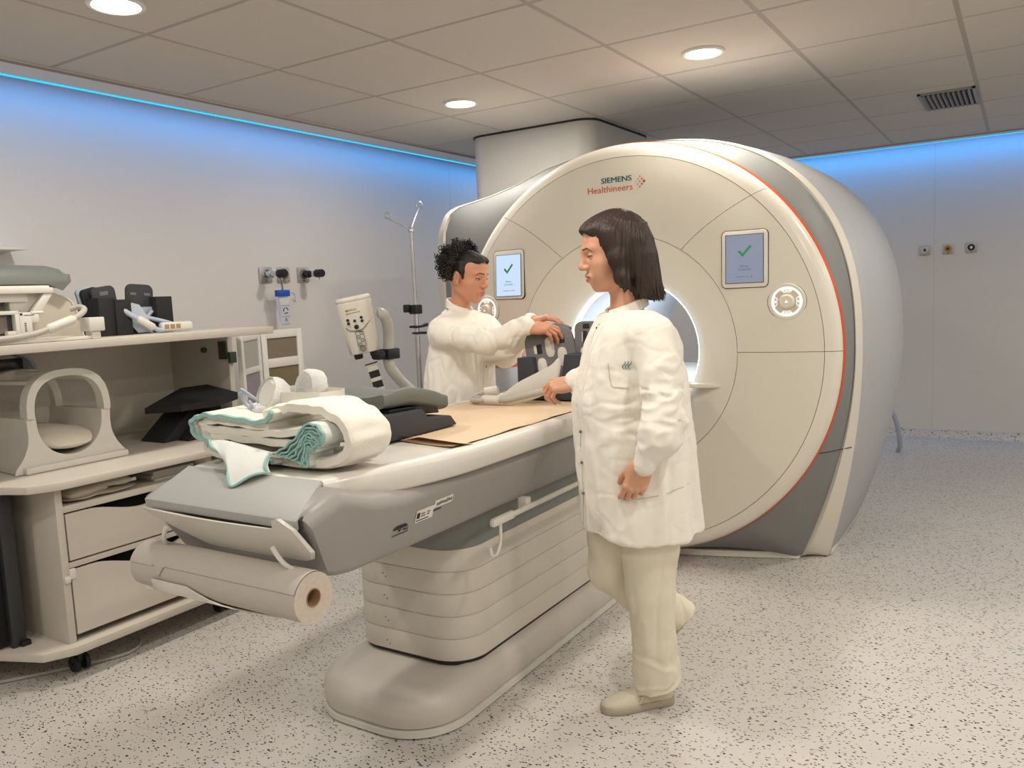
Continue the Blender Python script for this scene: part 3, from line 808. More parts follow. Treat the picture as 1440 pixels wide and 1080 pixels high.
# grey end deck
g = G()
D0 = [(-1.985, 1.287), (-1.412, 1.287)]; D1 = [(-2.01, 1.435), (-1.482, 1.435)]
g.loft([[(D0[0][0], 1.282, .862), (D0[1][0], 1.282, .862), (D1[1][0], 1.44, .88), (D1[0][0], 1.44, .88)],
        [(D0[0][0], 1.279, .884), (D0[1][0], 1.279, .884), (D1[1][0], 1.44, .936), (D1[0][0], 1.44, .936)],
        [(D0[0][0] + .006, 1.287, .8895), (D0[1][0] - .006, 1.287, .8895), (D1[1][0] - .003, 1.438, .9395), (D1[0][0] + .003, 1.438, .9395)]])
out('end_deck', g, M_TDECK, tab, ang=20)
out('deck_gap', G().loft([[(D0[0][0] - .002, 1.292, .86), (D0[1][0] + .003, 1.29, .86), (D1[1][0] + .003, 1.445, .88), (D1[0][0] - .003, 1.445, .88)], [(D0[0][0] - .002, 1.292, .8835), (D0[1][0] + .003, 1.29, .8835), (D1[1][0] + .002, 1.436, .928), (D1[0][0] - .002, 1.436, .928)]]), M_SEAM, tab)
# white table top with swept front corners
def top_plan(d, n=14):
    x0, x1 = -2.045 + d, -1.365 - d; y0, y1 = 1.436 + d, 3.755
    pts = [(x1, y1), (x1, 2.12)]
    P = [(x1, 2.12), (x1 - .006, 1.90), (x1 - .04, 1.70), (x1 - .085, 1.55), (x1 - .122, y0 + .015)]
    pts += [(p.x, p.y) for p in smooth_path([(a, b, 0) for a, b in P], 6)][1:]
    pts += [(x1 - .127, y0), (x0 + .045, y0), (x0 + .035, y0 + .01)]
    Q = [(x0 + .035, y0 + .01), (x0 + .02, 1.56), (x0 + .006, 1.75), (x0, 2.0)]
    pts += [(p.x, p.y) for p in smooth_path([(a, b, 0) for a, b in Q], 6)][1:]
    pts += [(x0, y1)]
    return pts
def R(d, z): return [(x, y, z) for x, y in top_plan(d)]
out('table_top', G().loft([R(.03, .868), R(.008, .868), R(.0, .876), R(.0, .925), R(.006, .9355), R(.016, .94), R(.045, .94), R(.048, .934), R(.06, .934)]), M_TWHITE, tab, ang=50)
# side rail with its hook
g = G().tube([(-1.405, 2.12, .668), (-1.405, 3.62, .668)], .0095, 10)
g.box((-1.416, 2.07, .655), (-1.394, 2.20, .683), .009)
for y in (2.3, 3.0, 3.55): g.box((-1.44, y - .015, .66), (-1.405, y + .015, .70), .003)
rl = out('side_rail', g, M_TWHITE, tab)
g = G().tube(smooth_path([(-1.402, 2.115, .668), (-1.400, 2.112, .64), (-1.400, 2.108, .60), (-1.400, 2.095, .578), (-1.400, 2.075, .566), (-1.400, 2.055, .574), (-1.400, 2.05, .60)], 6), .0055, 8)
out('hook', g, M_TWHITE, rl, label='white J-shaped hook')
# stickers on the body side
def side_M(y, z): return frame_M((XRB + .0012, y, z), (0, 1, 0), (0, 0, 1))
def on_side(z): # the body side leans in a little towards the bottom
    return -1.3935 - .035 * max(0, min(1, (.832 - z) / .108))
def sidebox(y0, z0, y1, z1, t=.0008, up=0): 
    a, b = on_side(z0) + up, on_side(z1) + up
    return [(a + t, y0, z0), (a + t, y1, z0), (b + t, y1, z1), (b + t, y0, z1)]
def quad(g, q, mi=0): return g.add(q, [(0, 1, 2, 3)], mi)
st = out('label_sticker', quad(G(), sidebox(1.705, .7655, 1.785, .802)), M_STICK, tab, label='small white sticker')
g = G(); quad(g, sidebox(1.709, .777, 1.723, .794, .0012))
for i, (a, b) in enumerate([(1.728, 1.748), (1.728, 1.745), (1.755, 1.766), (1.755, 1.768)]): quad(g, sidebox(a, .778 + .007 * (i % 2) + .002, b, .781 + .007 * (i % 2) + .002, .0012))
quad(g, sidebox(1.709, .7695, 1.765, .7725, .0012))
out('print', g, M_INK, st)
st = out('label_sticker', quad(G(), sidebox(1.785, .790, 1.872, .813)), M_STICK, tab, label='narrow white sticker')
g = G(); random.seed(4)
for k in range(11): quad(g, sidebox(1.795 + .0068 * k, .795 + .002 * random.random(), 1.7995 + .0068 * k, .803 + .005 * random.random(), .0012))
quad(g, sidebox(1.783, .781, 1.822, .785, .001))
out('print', g, M_INK, st)
g = G(); quad(g, sidebox(1.612, .752, 1.677, .7545)); quad(g, sidebox(1.676, .752, 1.678, .768)); quad(g, sidebox(1.615, .769, 1.672, .776)); quad(g, sidebox(1.624, .776, 1.664, .7795)); quad(g, sidebox(1.655, .7605, 1.672, .765))
qa = sidebox(1.634, .759, 1.650, .767); g.add([( (qa[0][0]+qa[1][0])/2, 1.642, .759), qa[2], qa[3]], [(0, 1, 2)])
out('warning_mark', g, M_INK, tab, label='small black printed mark')
# white flap across the end and the wire roll holder
def flap_pt(u, v):
    """u 0..1 across, v 0..1 down"""
    x = -1.985 + u * .572; 
    y = 1.268 + .075 * v + .016 * math.sin(PI * u) * -1 * (1 - .3 * v); z = .863 - .097 * v
    return (x, y, z)
def flap(th):
    rows = []
    for i in range(13):
        v = i / 12
        rows.append([flap_pt(.0 + (k / 24), v) for k in range(25)])
    return rows
g = G(); rows = []
for i in range(13):
    v = i / 12; row = []
    for k in range(29):
        u = k / 28; vv = v
        lift = .36 * min(1, max(0, (u - .885) / .05)) ** 1.5 if u < .965 else .36 - .30 * ((u - .965) / .035) ** 2   # ear at the right
        lo = 1.0
        if u > .93: lo = 1 - .34 * ((u - .93) / .07) ** 2
        if u < .32: lo = .06 + .94 * (u / .32) ** .8
        row.append(flap_pt(u, -lift + v * (lo + lift)))
    rows.append(row)
front = [p for r in rows for p in r]; nn = 29
back = [(p[0], p[1] + .014, p[2] - .002) for p in front]
fs = []
for i in range(12):
    for k in range(nn - 1):
        a = i * nn + k; fs.append((a, a + 1, a + nn + 1, a + nn)); b = a + len(front); fs.append((b, b + nn, b + nn + 1, b + 1))
m = len(front)
for k in range(nn - 1): fs.append((k, k + m, k + m + 1, k + 1)); q = 12 * nn + k; fs.append((q, q + 1, q + m + 1, q + m))
for i in range(12): fs.append((i * nn, (i + 1) * nn, (i + 1) * nn + m, i * nn + m)); q = i * nn + nn - 1; fs.append((q, q + m, q + nn + m, q + nn))
g.add(front + back, fs)
out('end_flap', g, M_TWHITE, tab, ang=40, label='white flap across the end of the table')
RX0, RX1, RY, RZ, RR = -2.02, -1.395, 1.30, .698, .0615
g = G()
for x, s in ((-1.465, 1), (-1.93, -1)):
    g.tube(smooth_path([(x - .03 * s, 1.275, .815), (x - .005 * s, 1.285, .775), (x + .015 * s, 1.325, .735), (x + .018 * s, 1.368, .69), (x + .012 * s, 1.345, .64), (x, 1.30, .629)], 6), .006, 8)
out('roll_holder', g, M_TWHITE, tab, label='white wire arms of the roll holder')
# cradle plate under the roll
g = G(); rows = []
for i in range(15):
    t = i / 14; row = []
    x = RX0 + .03 + t * .49
    top = 190 if t < .45 else 190 + 55 * min(1, (t - .45) / .25) if t < .7 else 245 + 20 * (t - .7) / .3
    if t < .08: top = 235
    for k in range(9):
        a = rad(300 + (top - 300) * k / 8); row.append((x, RY + .0645 * math.cos(a) , RZ + .0645 * math.sin(a)))
    rows.append(row)
f = [p for r in rows for p in r]; bk = [(p[0], RY + (p[1] - RY) * 1.05, RZ + (p[2] - RZ) * 1.05) for p in f]; m = len(f); fs = []
for i in range(14):
    for k in range(8):
        a = i * 9 + k; fs.append((a, a + 1, a + 10, a + 9)); fs.append((m + a, m + a + 9, m + a + 10, m + a + 1))
for k in range(8): fs.append((k, k + m, k + 1 + m, k + 1)); q = 14 * 9 + k; fs.append((q, q + 1, q + 1 + m, q + m))
for i in range(14): fs.append((i * 9, i * 9 + 9, i * 9 + 9 + m, i * 9 + m)); q = i * 9 + 8; fs.append((q, q + m, q + 9 + m, q + 9))
out('roll_cradle', G().add(f + bk, fs), M_TWHITE, tab, ang=40, label='curved white plate under the paper roll')
# ---------------------------------------------------------------- paper roll
roll = thing('paper_roll', 'thick roll of greyish couch paper hanging under the end of the table', 'paper roll', (RX0, RY, RZ))
out('paper', G().lathe([(.0225, RX0), (RR - .0022, RX0), (RR - .0014, RX0 + .001), (RR - .0014, RX1 - .001), (RR - .0022, RX1)], (0, RY, RZ), 'x', 56), M_ROLL, roll)
out('paper_end', G().lathe([(.0225, RX1 - .0005), (RR - .0005, RX1 + .0002)], (0, RY, RZ), 'x', 56), M_ROLLEND, roll, label='cut end of the wound paper')
out('core', G().lathe([(.0225, RX1 + .0008), (.0205, RX1 + .0008), (.0200, RX1 - .2), (.0001, RX1 - .2)], (0, RY, RZ), 'x', 28), M_CORE, roll)
# loose end lying over the roll, torn along a serrated edge
rows = []; N = 150
g = G()
for i in range(N + 1):
    x = RX0 + .001 + (RX1 - RX0 - .002) * i / N
    end = 156 + (4 if i % 2 else 0) * .45
    t = i / N
    if .165 < t < .235: end += 26 * (1 - abs(t - .2) / .035)
    if t < .16: end += 4
    rows.append([(x, RY + (RR + .0012) * math.cos(rad(60 + (end - 60) * k / 14)), RZ + (RR + .0012) * math.sin(rad(60 + (end - 60) * k / 14))) for k in range(15)])
vs = [p for r in rows for p in r]; fs = [(i * 15 + k, i * 15 + k + 1, i * 15 + k + 16, i * 15 + k + 15) for i in range(N) for k in range(14)]
out('loose_end', G().add(vs, fs), M_ROLL, roll, label='torn serrated edge of the paper')
# ---------------------------------------------------------------- brown paper sheet on the table top
g = G(); rows = []
X0, X1 = -1.985, -1.425
for i in range(41):
    t = i / 40; y = 2.02 + t * 1.22; row = []
    for k in range(21):
        u = k / 20; x = X0 + (X1 - X0) * u
        z = .9362 + .0025 * noise.noise(Vector((x * 6, y * 5, .3))) + .0025
        yy = y - (.0 if t > .1 else .10 * (1 - t / .1) * u)
        if u > .9: z += .004 * (1 + math.sin(y * 23)) * (u - .9) * 10 * .5
        row.append((x, yy, max(z, .9362)))
    rows.append(row)
vs = [p for r in rows for p in r]; fs = [(i * 21 + k, i * 21 + k + 1, i * 21 + k + 22, i * 21 + k + 21) for i in range(40) for k in range(20)]
ps = out('paper_sheet', G().add(vs, fs), M_PAPER, label='brown paper sheet covering the top of the patient table', cat='paper')
g = G(); rows = []
for i in range(13):
    t = i / 12; row = []
    for k in range(7):
        u = k / 6
        row.append((-1.66 + .25 * t + .015 * u, 1.96 - .035 * t + u * .055 + .02 * u * (1 - t), .942 + (.010 + .008 * math.sin(PI * (.15 + .7 * t)) * (1 - t * .8)) * (1 - u) ** 1.3))
    rows.append(row)
vs = [p for r in rows for p in r]; fs = [(i * 7 + k, i * 7 + k + 1, i * 7 + k + 8, i * 7 + k + 7) for i in range(12) for k in range(6)]
out('raised_edge', G().add(vs, fs), M_PAPER, ps, label='creased edge standing up')
# ---------------------------------------------------------------- things lying on the table
# folded fleece blankets: sheets folded in X-Z, swept along Y, with teal stitching along the front edge
def sheet(path, th, y0, y1, wav=.004, seed=0, ny=12, hem=.009, rag=.008, yoff=None, teal_=True):
    P = smooth_path([(x, 0, z) for x, z in path], 7); n = len(P); nr = []
    for i in range(n):
        t = (P[min(i + 1, n - 1)] - P[max(i - 1, 0)]).normalized(); nr.append(Vector((-t.z, 0, t.x)))
    ys = [0, hem, hem * 2] + [hem * 2 + (y1 - y0 - hem * 2) * j / ny for j in range(1, ny + 1)]
    rings = []
    for j, y in enumerate(ys):
        e = (.82 if th < .03 else .62) if j == 0 else (.9 if th > .03 else 1.0) if j == 1 else 1.0 if j < len(ys) - 1 else .5
        top = []; bot = []; fade = 1 - y / (y1 - y0)
        for i, p in enumerate(P):
            w = wav * noise.noise(Vector((i * .32, y * 9 + seed, seed))) + (.0016 if th < .03 else 0) * math.sin(i * 1.1 + seed) * max(0, 1 - y / .05)
            yo = ((yoff(i / (n - 1)) if yoff else 0) + (rag if teal_ else rag * .4) * noise.noise(Vector((i * .22, seed * 3.1, 5)))) * fade
            c = p + nr[i] * w; h = th * .5 * e
            top.append((c.x + nr[i].x * h, y0 + y + yo, c.z + nr[i].z * h)); bot.append((c.x - nr[i].x * h, y0 + y + yo, c.z - nr[i].z * h))
        rings.append(top + bot[::-1])
    N = len(rings[0]); m = len(P)
    he = G().loft(rings[:2], caps=False); he.add([rings[0][i] for i in range(N)], [(i, i + 1, N - 2 - i, N - 1 - i) for i in range(m - 1)])
    cl = G().loft(rings[1:], caps=False); cl.add([rings[-1][i] for i in range(N)], [(i, i + 1, N - 2 - i, N - 1 - i) for i in range(m - 1)])
    return cl, he
def blanket(label, path, th, y0, y1, seed, lining=False, teal=True, more=(), **k):
    cl, he = sheet(path, th, y0, y1, seed=seed, teal_=teal, **k)
    for (p2, th2, a, b, sd) in more:
        c2, h2 = sheet(p2, th2, a, b, seed=sd, rag=.004); cl.add(c2.v, c2.f); he.add(h2.v, h2.f)
    o = out('fleece_blanket', cl, M_LINING if lining else M_FLEECE, label=label, cat='blanket', ang=75, group='folded fleece blankets')
    out('stitched_hem', he, M_TEAL if teal else M_FLEECE, o, ang=75, label='teal stitched edge' if teal else 'plain rounded fold')
    return o
blanket('white fleece blanket wrapped round the heap, plain thick rounded fold at its right end',
        [(-2.00, 1.000), (-2.02, .978), (-1.97, .960), (-1.85, .958), (-1.70, .959), (-1.56, .962), (-1.495, .976), (-1.462, 1.010), (-1.470, 1.052), (-1.512, 1.086), (-1.58, 1.104), (-1.66, 1.104), (-1.725, 1.092), (-1.78, 1.084)], .034, 1.510, 1.675, 1.3, teal=False, yoff=lambda t: .012 * t, wav=.007)
blanket('white fleece blanket with wavy teal hem folded over at the top left of the heap',
        [(-1.708, 1.100), (-1.722, 1.080), (-1.77, 1.066), (-1.87, 1.073), (-1.97, 1.079), (-2.030, 1.070), (-2.050, 1.046), (-2.040, 1.018), (-1.99, 1.003), (-1.92, .999), (-1.86, .990), (-1.79, .972), (-1.75, .960)], .014, 1.486, 1.72, 4.1, wav=.006)
blanket('white fleece layers without hem filling the inside of the folded heap',
        [(-1.74, 1.052), (-1.86, 1.057), (-1.96, 1.061), (-2.015, 1.052), (-2.022, 1.040), (-1.98, 1.034), (-1.86, 1.032), (-1.74, 1.034), (-1.64, 1.044), (-1.58, 1.058), (-1.545, 1.045), (-1.56, 1.020), (-1.64, 1.010), (-1.76, 1.012), (-1.90, 1.016), (-1.985, 1.018)], .022, 1.502, 1.72, 9.9, teal=False, wav=.003)
random.seed(5)
bun = []
for k in range(8):
    dz = -.0078 * k
    bun.append(([(-1.705 + .016 * k, .986 + dz * .35), (-1.665 + .012 * k, 1.000 + dz * .75), (-1.615 + .005 * k, 1.034 + dz * .95), (-1.575, 1.068 + dz), (-1.535 - .003 * k, 1.070 + dz * 1.15), (-1.512 - .006 * k, 1.046 + dz * .8), (-1.520 - .008 * k, 1.024 + dz * .4)], .0062, 1.478 + .003 * (k % 3), 1.58, 20.3 + k * 1.7))
blanket('pale fleece blanket with bunched teal edges at the right front of the heap', bun[0][0], .0062, 1.478, 1.58, 20.3, lining=True, rag=.004, more=[(p, t, a, b, sd) for p, t, a, b, sd in bun[1:]])
blanket('thin pale fleece with teal hem slanting across the lower front of the heap',
        [(-2.005, 1.030), (-1.985, 1.010), (-1.92, .996), (-1.865, .994), (-1.82, .982), (-1.77, .968), (-1.70, .962)], .010, 1.472, 1.60, 31.0, lining=True)
# the loose corner hanging over the deck
def drape():
    rows = []
    A = [(-1.955, 1.485, 1.02), (-1.93, 1.478, .99), (-1.85, 1.455, 1.0), (-1.80, 1.45, 1.005), (-1.70, 1.47, .992)]
    top = smooth_path([(-1.945, 1.478, 1.012), (-1.88, 1.472, 1.014), (-1.80, 1.470, 1.006), (-1.70, 1.478, .99)], 8)
    bot = smooth_path([(-1.865, 1.452, .985), (-1.800, 1.418, .955), (-1.735, 1.375, .925), (-1.672, 1.44, .952)], 8)
    g = G(); n = len(top); R_ = 10
    for s in (0, 1):
        for j in range(R_ + 1):
            t = j / R_
            rows.append([(a.x * (1 - t) + b.x * t, a.y * (1 - t) + b.y * t - .012 * math.sin(PI * t) - s * .007, a.z * (1 - t) + b.z * t + .006 * math.sin(i * .7) * t) for i, (a, b) in enumerate(zip(top, bot))])
    vs = [p for r in rows for p in r]; fs = []; m = n * (R_ + 1)
    for j in range(R_):
        for i in range(n - 1):
            a = j * n + i; fs.append((a, a + 1, a + n + 1, a + n)); fs.append((m + a, m + a + n, m + a + n + 1, m + a + 1))
    for i in range(n - 1): q = R_ * n + i; fs.append((q, q + 1, q + 1 + m, q + m)); fs.append((i, i + m, i + 1 + m, i + 1))
    for j in range(R_): fs.append((j * n, j * n + n, j * n + n + m, j * n + m)); q = j * n + n - 1; fs.append((q, q + m, q + n + m, q + n))
    edge = [rows[R_ + 1 + R_][i] for i in range(n)]; left = [rows[R_ + 1 + j][0] for j in range(R_ + 1)]; right = [rows[R_ + 1 + j][-1] for j in range(R_ + 1)]
    return g.add(vs, fs), left, edge, right
g, l_, e_, r_ = drape()
o = out('cloth', g, M_LINING, label='thin white cloth corner with teal edge hanging from the blanket heap', cat='cloth', ang=70)
hg = G().tube([(x, y - .003, z) for x, y, z in l_ + e_[1:] + r_[::-1][1:]], .0042, 6)
out('stitched_hem', hg, M_TEAL, o, ang=70, label='teal stitched edge')
# ---------------------------------------------------------------- headphones on the blankets
hp = thing('headphones', 'white headphones with net-covered ear cups lying on the folded blankets', 'headphones', (-1.78, 1.68, 1.13))
def cup(c, rot):
    M = Matrix.Translation(c) @ rot
    g = G().lathe([(.0001, -.02), (.036, -.02), (.046, -.012), (.048, .0), (.046, .006), (.04, .008)], (0, 0, 0), 'y', 32, M=M)
    e = out('ear_cup', g, M_COILW, hp)
    g = G().lathe([(.02, .012), (.043, .006), (.05, .015), (.044, .026), (.026, .03), (.012, .024), (.0001, .02)], (0, 0, 0), 'y', 28, M=M)
    out('ear_pad', g, M_PADDARK, e, label='dark foam ear pad')
    g = G().lathe([(.049, -.022), (.0535, -.004), (.0545, .012), (.047, .030), (.028, .0345), (.0001, .030)], (0, 0, 0), 'y', 36, M=M)
    for i in range(len(g.v)):
        v = Vector(g.v[i]); g.v[i] = tuple(v + Vector((noise.noise(v * 90), noise.noise(v * 90 + Vector((9, 0, 0))), noise.noise(v * 90 + Vector((0, 9, 0))))) * .0032)
    out('net_cover', g, M_NET, e, label='white hygiene net')
cup((-1.842, 1.615, 1.148), Matrix.Rotation(rad(-12), 4, 'Z') @ Matrix.Rotation(rad(-22), 4, 'X'))
cup((-1.79, 1.725, 1.160), Matrix.Rotation(rad(168), 4, 'Z') @ Matrix.Rotation(rad(6), 4, 'X'))
cup_net = G().ell((-1.86, 1.60, 1.108), (.055, .03, .018), n=20)
for i in range(len(cup_net.v)):
    v = Vector(cup_net.v[i]); cup_net.v[i] = tuple(v + Vector((noise.noise(v * 70), noise.noise(v * 70 + Vector((9, 0, 0))), noise.noise(v * 70 + Vector((0, 9, 0))))) * .006)
out('loose_net', cup_net, M_NET, hp, label='loose folds of white net')
g = G(); pl = [(-1.825, 1.605), (-1.76, 1.60), (-1.665, 1.61), (-1.645, 1.625), (-1.64, 1.68), (-1.66, 1.72), (-1.765, 1.735)]
pl = smooth_path([(a, b, 0) for a, b in pl], 6)
g.loft([[(p.x, p.y, 1.124), (p.x, p.y, 1.160), (p.x + .004 * (-1 if p.y < 1.67 else 0), p.y + .004 * (1 if p.y < 1.67 else -1), 1.160), (p.x, p.y + .004 * (1 if p.y < 1.67 else -1), 1.124)] for p in pl])
out('headband', g, M_COILW, hp, label='flat white headband')
g = G()
for k in range(3): g.tube(smooth_path([(-1.875, 1.60, 1.128), (-1.93 - .01 * k, 1.595, 1.150 + .008 * k), (-1.965 + .012 * k, 1.60, 1.152 - .012 * k), (-1.93, 1.59, 1.13 - .006 * k), (-1.89 + .01 * k, 1.575, 1.11), (-1.90, 1.58, 1.135)], 6), .0032, 6)
out('cable', g, M_COILLT, hp, label='looped pale grey cable')
hp.location.z -= .024
# ---------------------------------------------------------------- charcoal foam block and the grey head cushion
prof = [(1.90, .9425), (1.90, 1.026), (2.085, 1.022), (2.11, .990), (2.235, .980), (2.27, .9425)]
fb = out('foam_block', G().prism(prof, 'x', -1.985, -1.662, .006), M_FOAM, label='charcoal foam block with a stepped top on the table behind the blankets', cat='foam block')
rows = []
for i in range(25):
    t = i / 24; y = 1.915 + t * .33
    zc = 1.064 + .006 * math.sin(t * PI * .9) - .050 * max(0, t - .35) ** 1.2 * 1.5
    e = (1 - abs(2 * t - 1) ** 5) ** .5 if 0 < t < 1 else .25
    e = max(e, .80)
    ring = []
    for k in range(32):
        a = 2 * PI * k / 32; cx = math.copysign(abs(math.cos(a)) ** .5, math.cos(a)); sz = math.copysign(abs(math.sin(a)) ** .38, math.sin(a))
        x = -1.795 + .118 * cx * (.86 + .14 * e); dip = -.016 * (1 - (cx) ** 2) if sz > 0 else 0
        ring.append((x, y, zc + .035 * sz * e + dip + .008 * abs(cx) ** 3))
    rows.append(ring)
cu = out('head_cushion', G().loft(rows), M_PADGREY, label='grey vinyl head cushion resting on the charcoal foam block', cat='cushion', ang=60)
out('cushion_base', G().prism([(1.96, 1.022), (1.96, 1.036), (2.20, 1.026), (2.22, .99), (2.10, 1.0), (2.085, 1.022)], 'x', -1.90, -1.70, .004), M_BLACK, cu, label='black base plate under the cushion')
# ---------------------------------------------------------------- head coil standing open on the table
cr = thing('coil_cradle', 'charcoal foam cradle standing on the brown paper beside the scanner bore', 'foam cradle', (-1.62, 3.0, .944))
blk = G()
blk.prism([(-1.80, .945), (-1.80, 1.118), (-1.725, 1.120), (-1.705, .975), (-1.60, .972), (-1.575, 1.132), (-1.42, 1.132), (-1.41, .945)], 'y', 2.90, 3.10, .004)
out('block', blk, M_FOAM, cr)
out('bore_tag', G().box((-1.535, 2.8975, .957), (-1.505, 2.90, .972)).box((-1.53, 2.8965, .960), (-1.52, 2.8975, .969), mi=1).box((-1.519, 2.8965, .960), (-1.509, 2.8975, .969), mi=1), [M_STICK, M_INK], cr, label='small white tag')
def paddle(t, M, w, h, wins, lab):
    """rounded grey plate with openings: plate built as strips round the windows"""
    g = G().prism(rrect(w, h, w * .28, 6), 'y', -.013, .013, .006, M=M, seg=3)
    p = out('shell', g, M_COILGREY, t, label=lab)
    for (x, z, ww, hh, kind) in wins:
        if kind == 'o':
            poly = [(x + ww / 2 * math.copysign(abs(math.cos(a)) ** .7, math.cos(a)), z + hh / 2 * math.copysign(abs(math.sin(a)) ** .7, math.sin(a))) for a in [2 * PI * k / 24 for k in range(24)]]
            out('pad_window', G().prism(poly, 'y', -.0165, .0165, .002, M=M), M_COILW, p, label='white oval pad')
        else:
            out('slot', G().prism(rrect(ww, hh, .004, 3, (x, z)), 'y', -.0145, .0145, .001, M=M), M_STICK if kind == 's' else M_INK, p)
    return p
hc = thing('head_coil', 'grey head coil shell with white oval pads held up by the curly-haired person', 'head coil', (-1.68, 3.02, 1.1))
def Mx(c, rz, rx, ry=0): return Matrix.Translation(c) @ Matrix.Rotation(rad(rz), 4, 'Z') @ Matrix.Rotation(rad(rx), 4, 'X') @ Matrix.Rotation(rad(ry), 4, 'Y')
paddle(hc, Mx((-1.665, 2.965, 1.098), 20, -8, -8), .21, .285, [(-.045, .058, .022, .04, 'k'), (-.062, .058, .012, .036, 's'), (.0, .06, .038, .085, 'o'), (.05, .085, .032, .034, 'k'), (-.042, -.022, .04, .085, 'o'), (.048, .012, .04, .08, 'o')], 'grey shell')
g = G().tube(smooth_path([(-1.735, 2.985, 1.205), (-1.705, 3.005, 1.232), (-1.655, 3.015, 1.24), (-1.605, 3.015, 1.225)], 6), .016, 10)
out('rim_pad', g, M_COILGREY, hc)
h2 = thing('head_coil', 'smaller grey coil paddle with one slot standing in the cradle next to the white-coated walker', 'head coil', (-1.50, 3.06, 1.2))
paddle(h2, Mx((-1.528, 3.02, 1.165), 10, -4), .105, .19, [(-.006, .03, .02, .05, 'k'), (-.014, .03, .010, .044, 's'), (0, -.03, .05, .04, 'o'), (0, .075, .028, .02, 'k')], 'grey paddle')
# white flexible flap with its cable and plugs
fl = thing('coil_flap', 'white leaf-shaped coil flap with a thick cable lying on the brown paper', 'coil', (-1.75, 2.8, .944))
rows = []
cl = smooth_path([(-1.80, 2.77, .955), (-1.735, 2.80, .985), (-1.66, 2.83, 1.015), (-1.60, 2.85, 1.055), (-1.575, 2.86, 1.105)], 6)
n = len(cl)
for i, p in enumerate(cl):
    t = i / (n - 1); wd = .048 * math.sin(PI * min(1, .06 + t * .94) * .93) ** .7
    rows.append([(p.x - .5 * wd * s * .3, p.y - .006 * math.cos(s * 1.5), p.z + wd * s) for s in (-1, -.6, -.2, .2, .6, 1)] + [(p.x - .5 * wd * s * .3, p.y + .008, p.z + wd * s) for s in (1, .6, .2, -.2, -.6, -1)])
out('flap', G().loft(rows), M_COILW, fl, ang=60)
g = G().tube(smooth_path([(-1.585, 2.80, 1.0), (-1.66, 2.77, .985), (-1.74, 2.74, .967), (-1.79, 2.735, .962)], 6), .013, 10)
g.tube(smooth_path([(-1.86, 2.75, .962), (-1.93, 2.78, .96), (-1.955, 2.82, .965), (-1.935, 2.86, .975)], 6), .012, 10)
g.tube(smooth_path([(-1.86, 2.73, .960), (-1.92, 2.74, .956), (-1.95, 2.78, .957), (-1.95, 2.83, .958)], 6), .010, 10)
out('cable', g, M_CABLE, fl, label='grey cable')
g = G().tube([(-1.785, 2.735, .963), (-1.79, 2.735, .963), (-1.87, 2.742, .963), (-1.875, 2.743, .963)], [.012, .018, .017, .011], 14)
out('plug', g, M_COILW, fl, label='white plug sleeve')
g = G().tube([(-1.945, 2.855, .972), (-1.94, 2.857, .973), (-1.895, 2.885, .98), (-1.89, 2.887, .981)], [.012, .021, .021, .013], 14)
out('plug', g, M_COILW, fl, label='white plug end')
# ---------------------------------------------------------------- wheeled trolley along the left wall
tr = thing('storage_trolley', 'white laminate storage trolley with drawers and an upper shelf along the left wall', 'trolley', (-3.45, 2.0, 0))
def chamf(x1, y0, y1, xb=-3.86): return [(x1, y1), (x1, y0 + .10), (x1 - .05, y0), (x1 - .45, y0 - .16), (xb, y0 - .2), (xb, y1)]
def slab(name, poly, z0, z1, edge_label=None):
    s = out(name, G().prism(poly, 'z', z0, z1, .004), M_CABW, tr)
    return s
slab('base_plate', chamf(-3.0, 1.50, 2.62), .105, .138)
slab('desk_plate', chamf(-2.985, 1.50, 2.745), .742, .772)
out('top_shelf', G().box((-3.86, .9, 1.249), (-3.085, 2.745, 1.283), .003), M_CABW, tr)
out('back_panel', G().box((-3.875, 1.0, .772), (-3.86, 2.745, 1.249)), M_BACKP, tr)
out('end_panel', G().box((-3.86, 2.715, .138), (-3.395, 2.745, 1.249), .002), M_CABW, tr)
out('side_panel', G().box((-3.86, 1.60, .138), (-3.045, 1.628, .742), .002), M_CABW, tr)
out('carcass', G().box((-3.86, 1.628, .138), (-3.35, 2.30, .742)).box((-3.86, 2.27, .138), (-3.045, 2.30, .742), .002).box((-3.40, 1.628, .64), (-3.05, 2.27, .665), .002).box((-3.40, 1.628, .425), (-3.05, 2.27, .447), .002), M_CABW, tr)
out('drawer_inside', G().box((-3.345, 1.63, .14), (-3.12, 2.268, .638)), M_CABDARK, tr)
def drawer_front(z0, z1, dip):
    n = 24; y0, y1 = 1.634, 2.265
    top = []
    for i in range(n + 1):
        t = i / n; y = y0 + (y1 - y0) * t
        q = min(1, max(0, (t - .14) / .36)) if t < .5 else min(1, max(0, (.86 - t) / .36))
        s = q * q * (3 - 2 * q); top.append((y, z1 - dip * s))
    # front with the low scoop in its top edge
    return G().prism([(y0, z0), (y1, z0)] + top[::-1], 'x', -3.062, -3.044, .0015, seg=1)
d = out('drawer', drawer_front(.455, .634, .04), M_CABW, tr, label='upper drawer front with scooped top edge')
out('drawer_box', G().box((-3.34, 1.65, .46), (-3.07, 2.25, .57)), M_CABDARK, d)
d = out('drawer', drawer_front(.165, .418, .05), M_CABW, tr, label='lower deep drawer front with scooped top edge')
out('child_lock', G().box((-3.05, 1.625, .385), (-3.036, 1.648, .425), .004).box((-3.05, 1.604, .375), (-3.034, 1.626, .40), .004), M_STICK, d, label='small pale catch at the drawer corner')
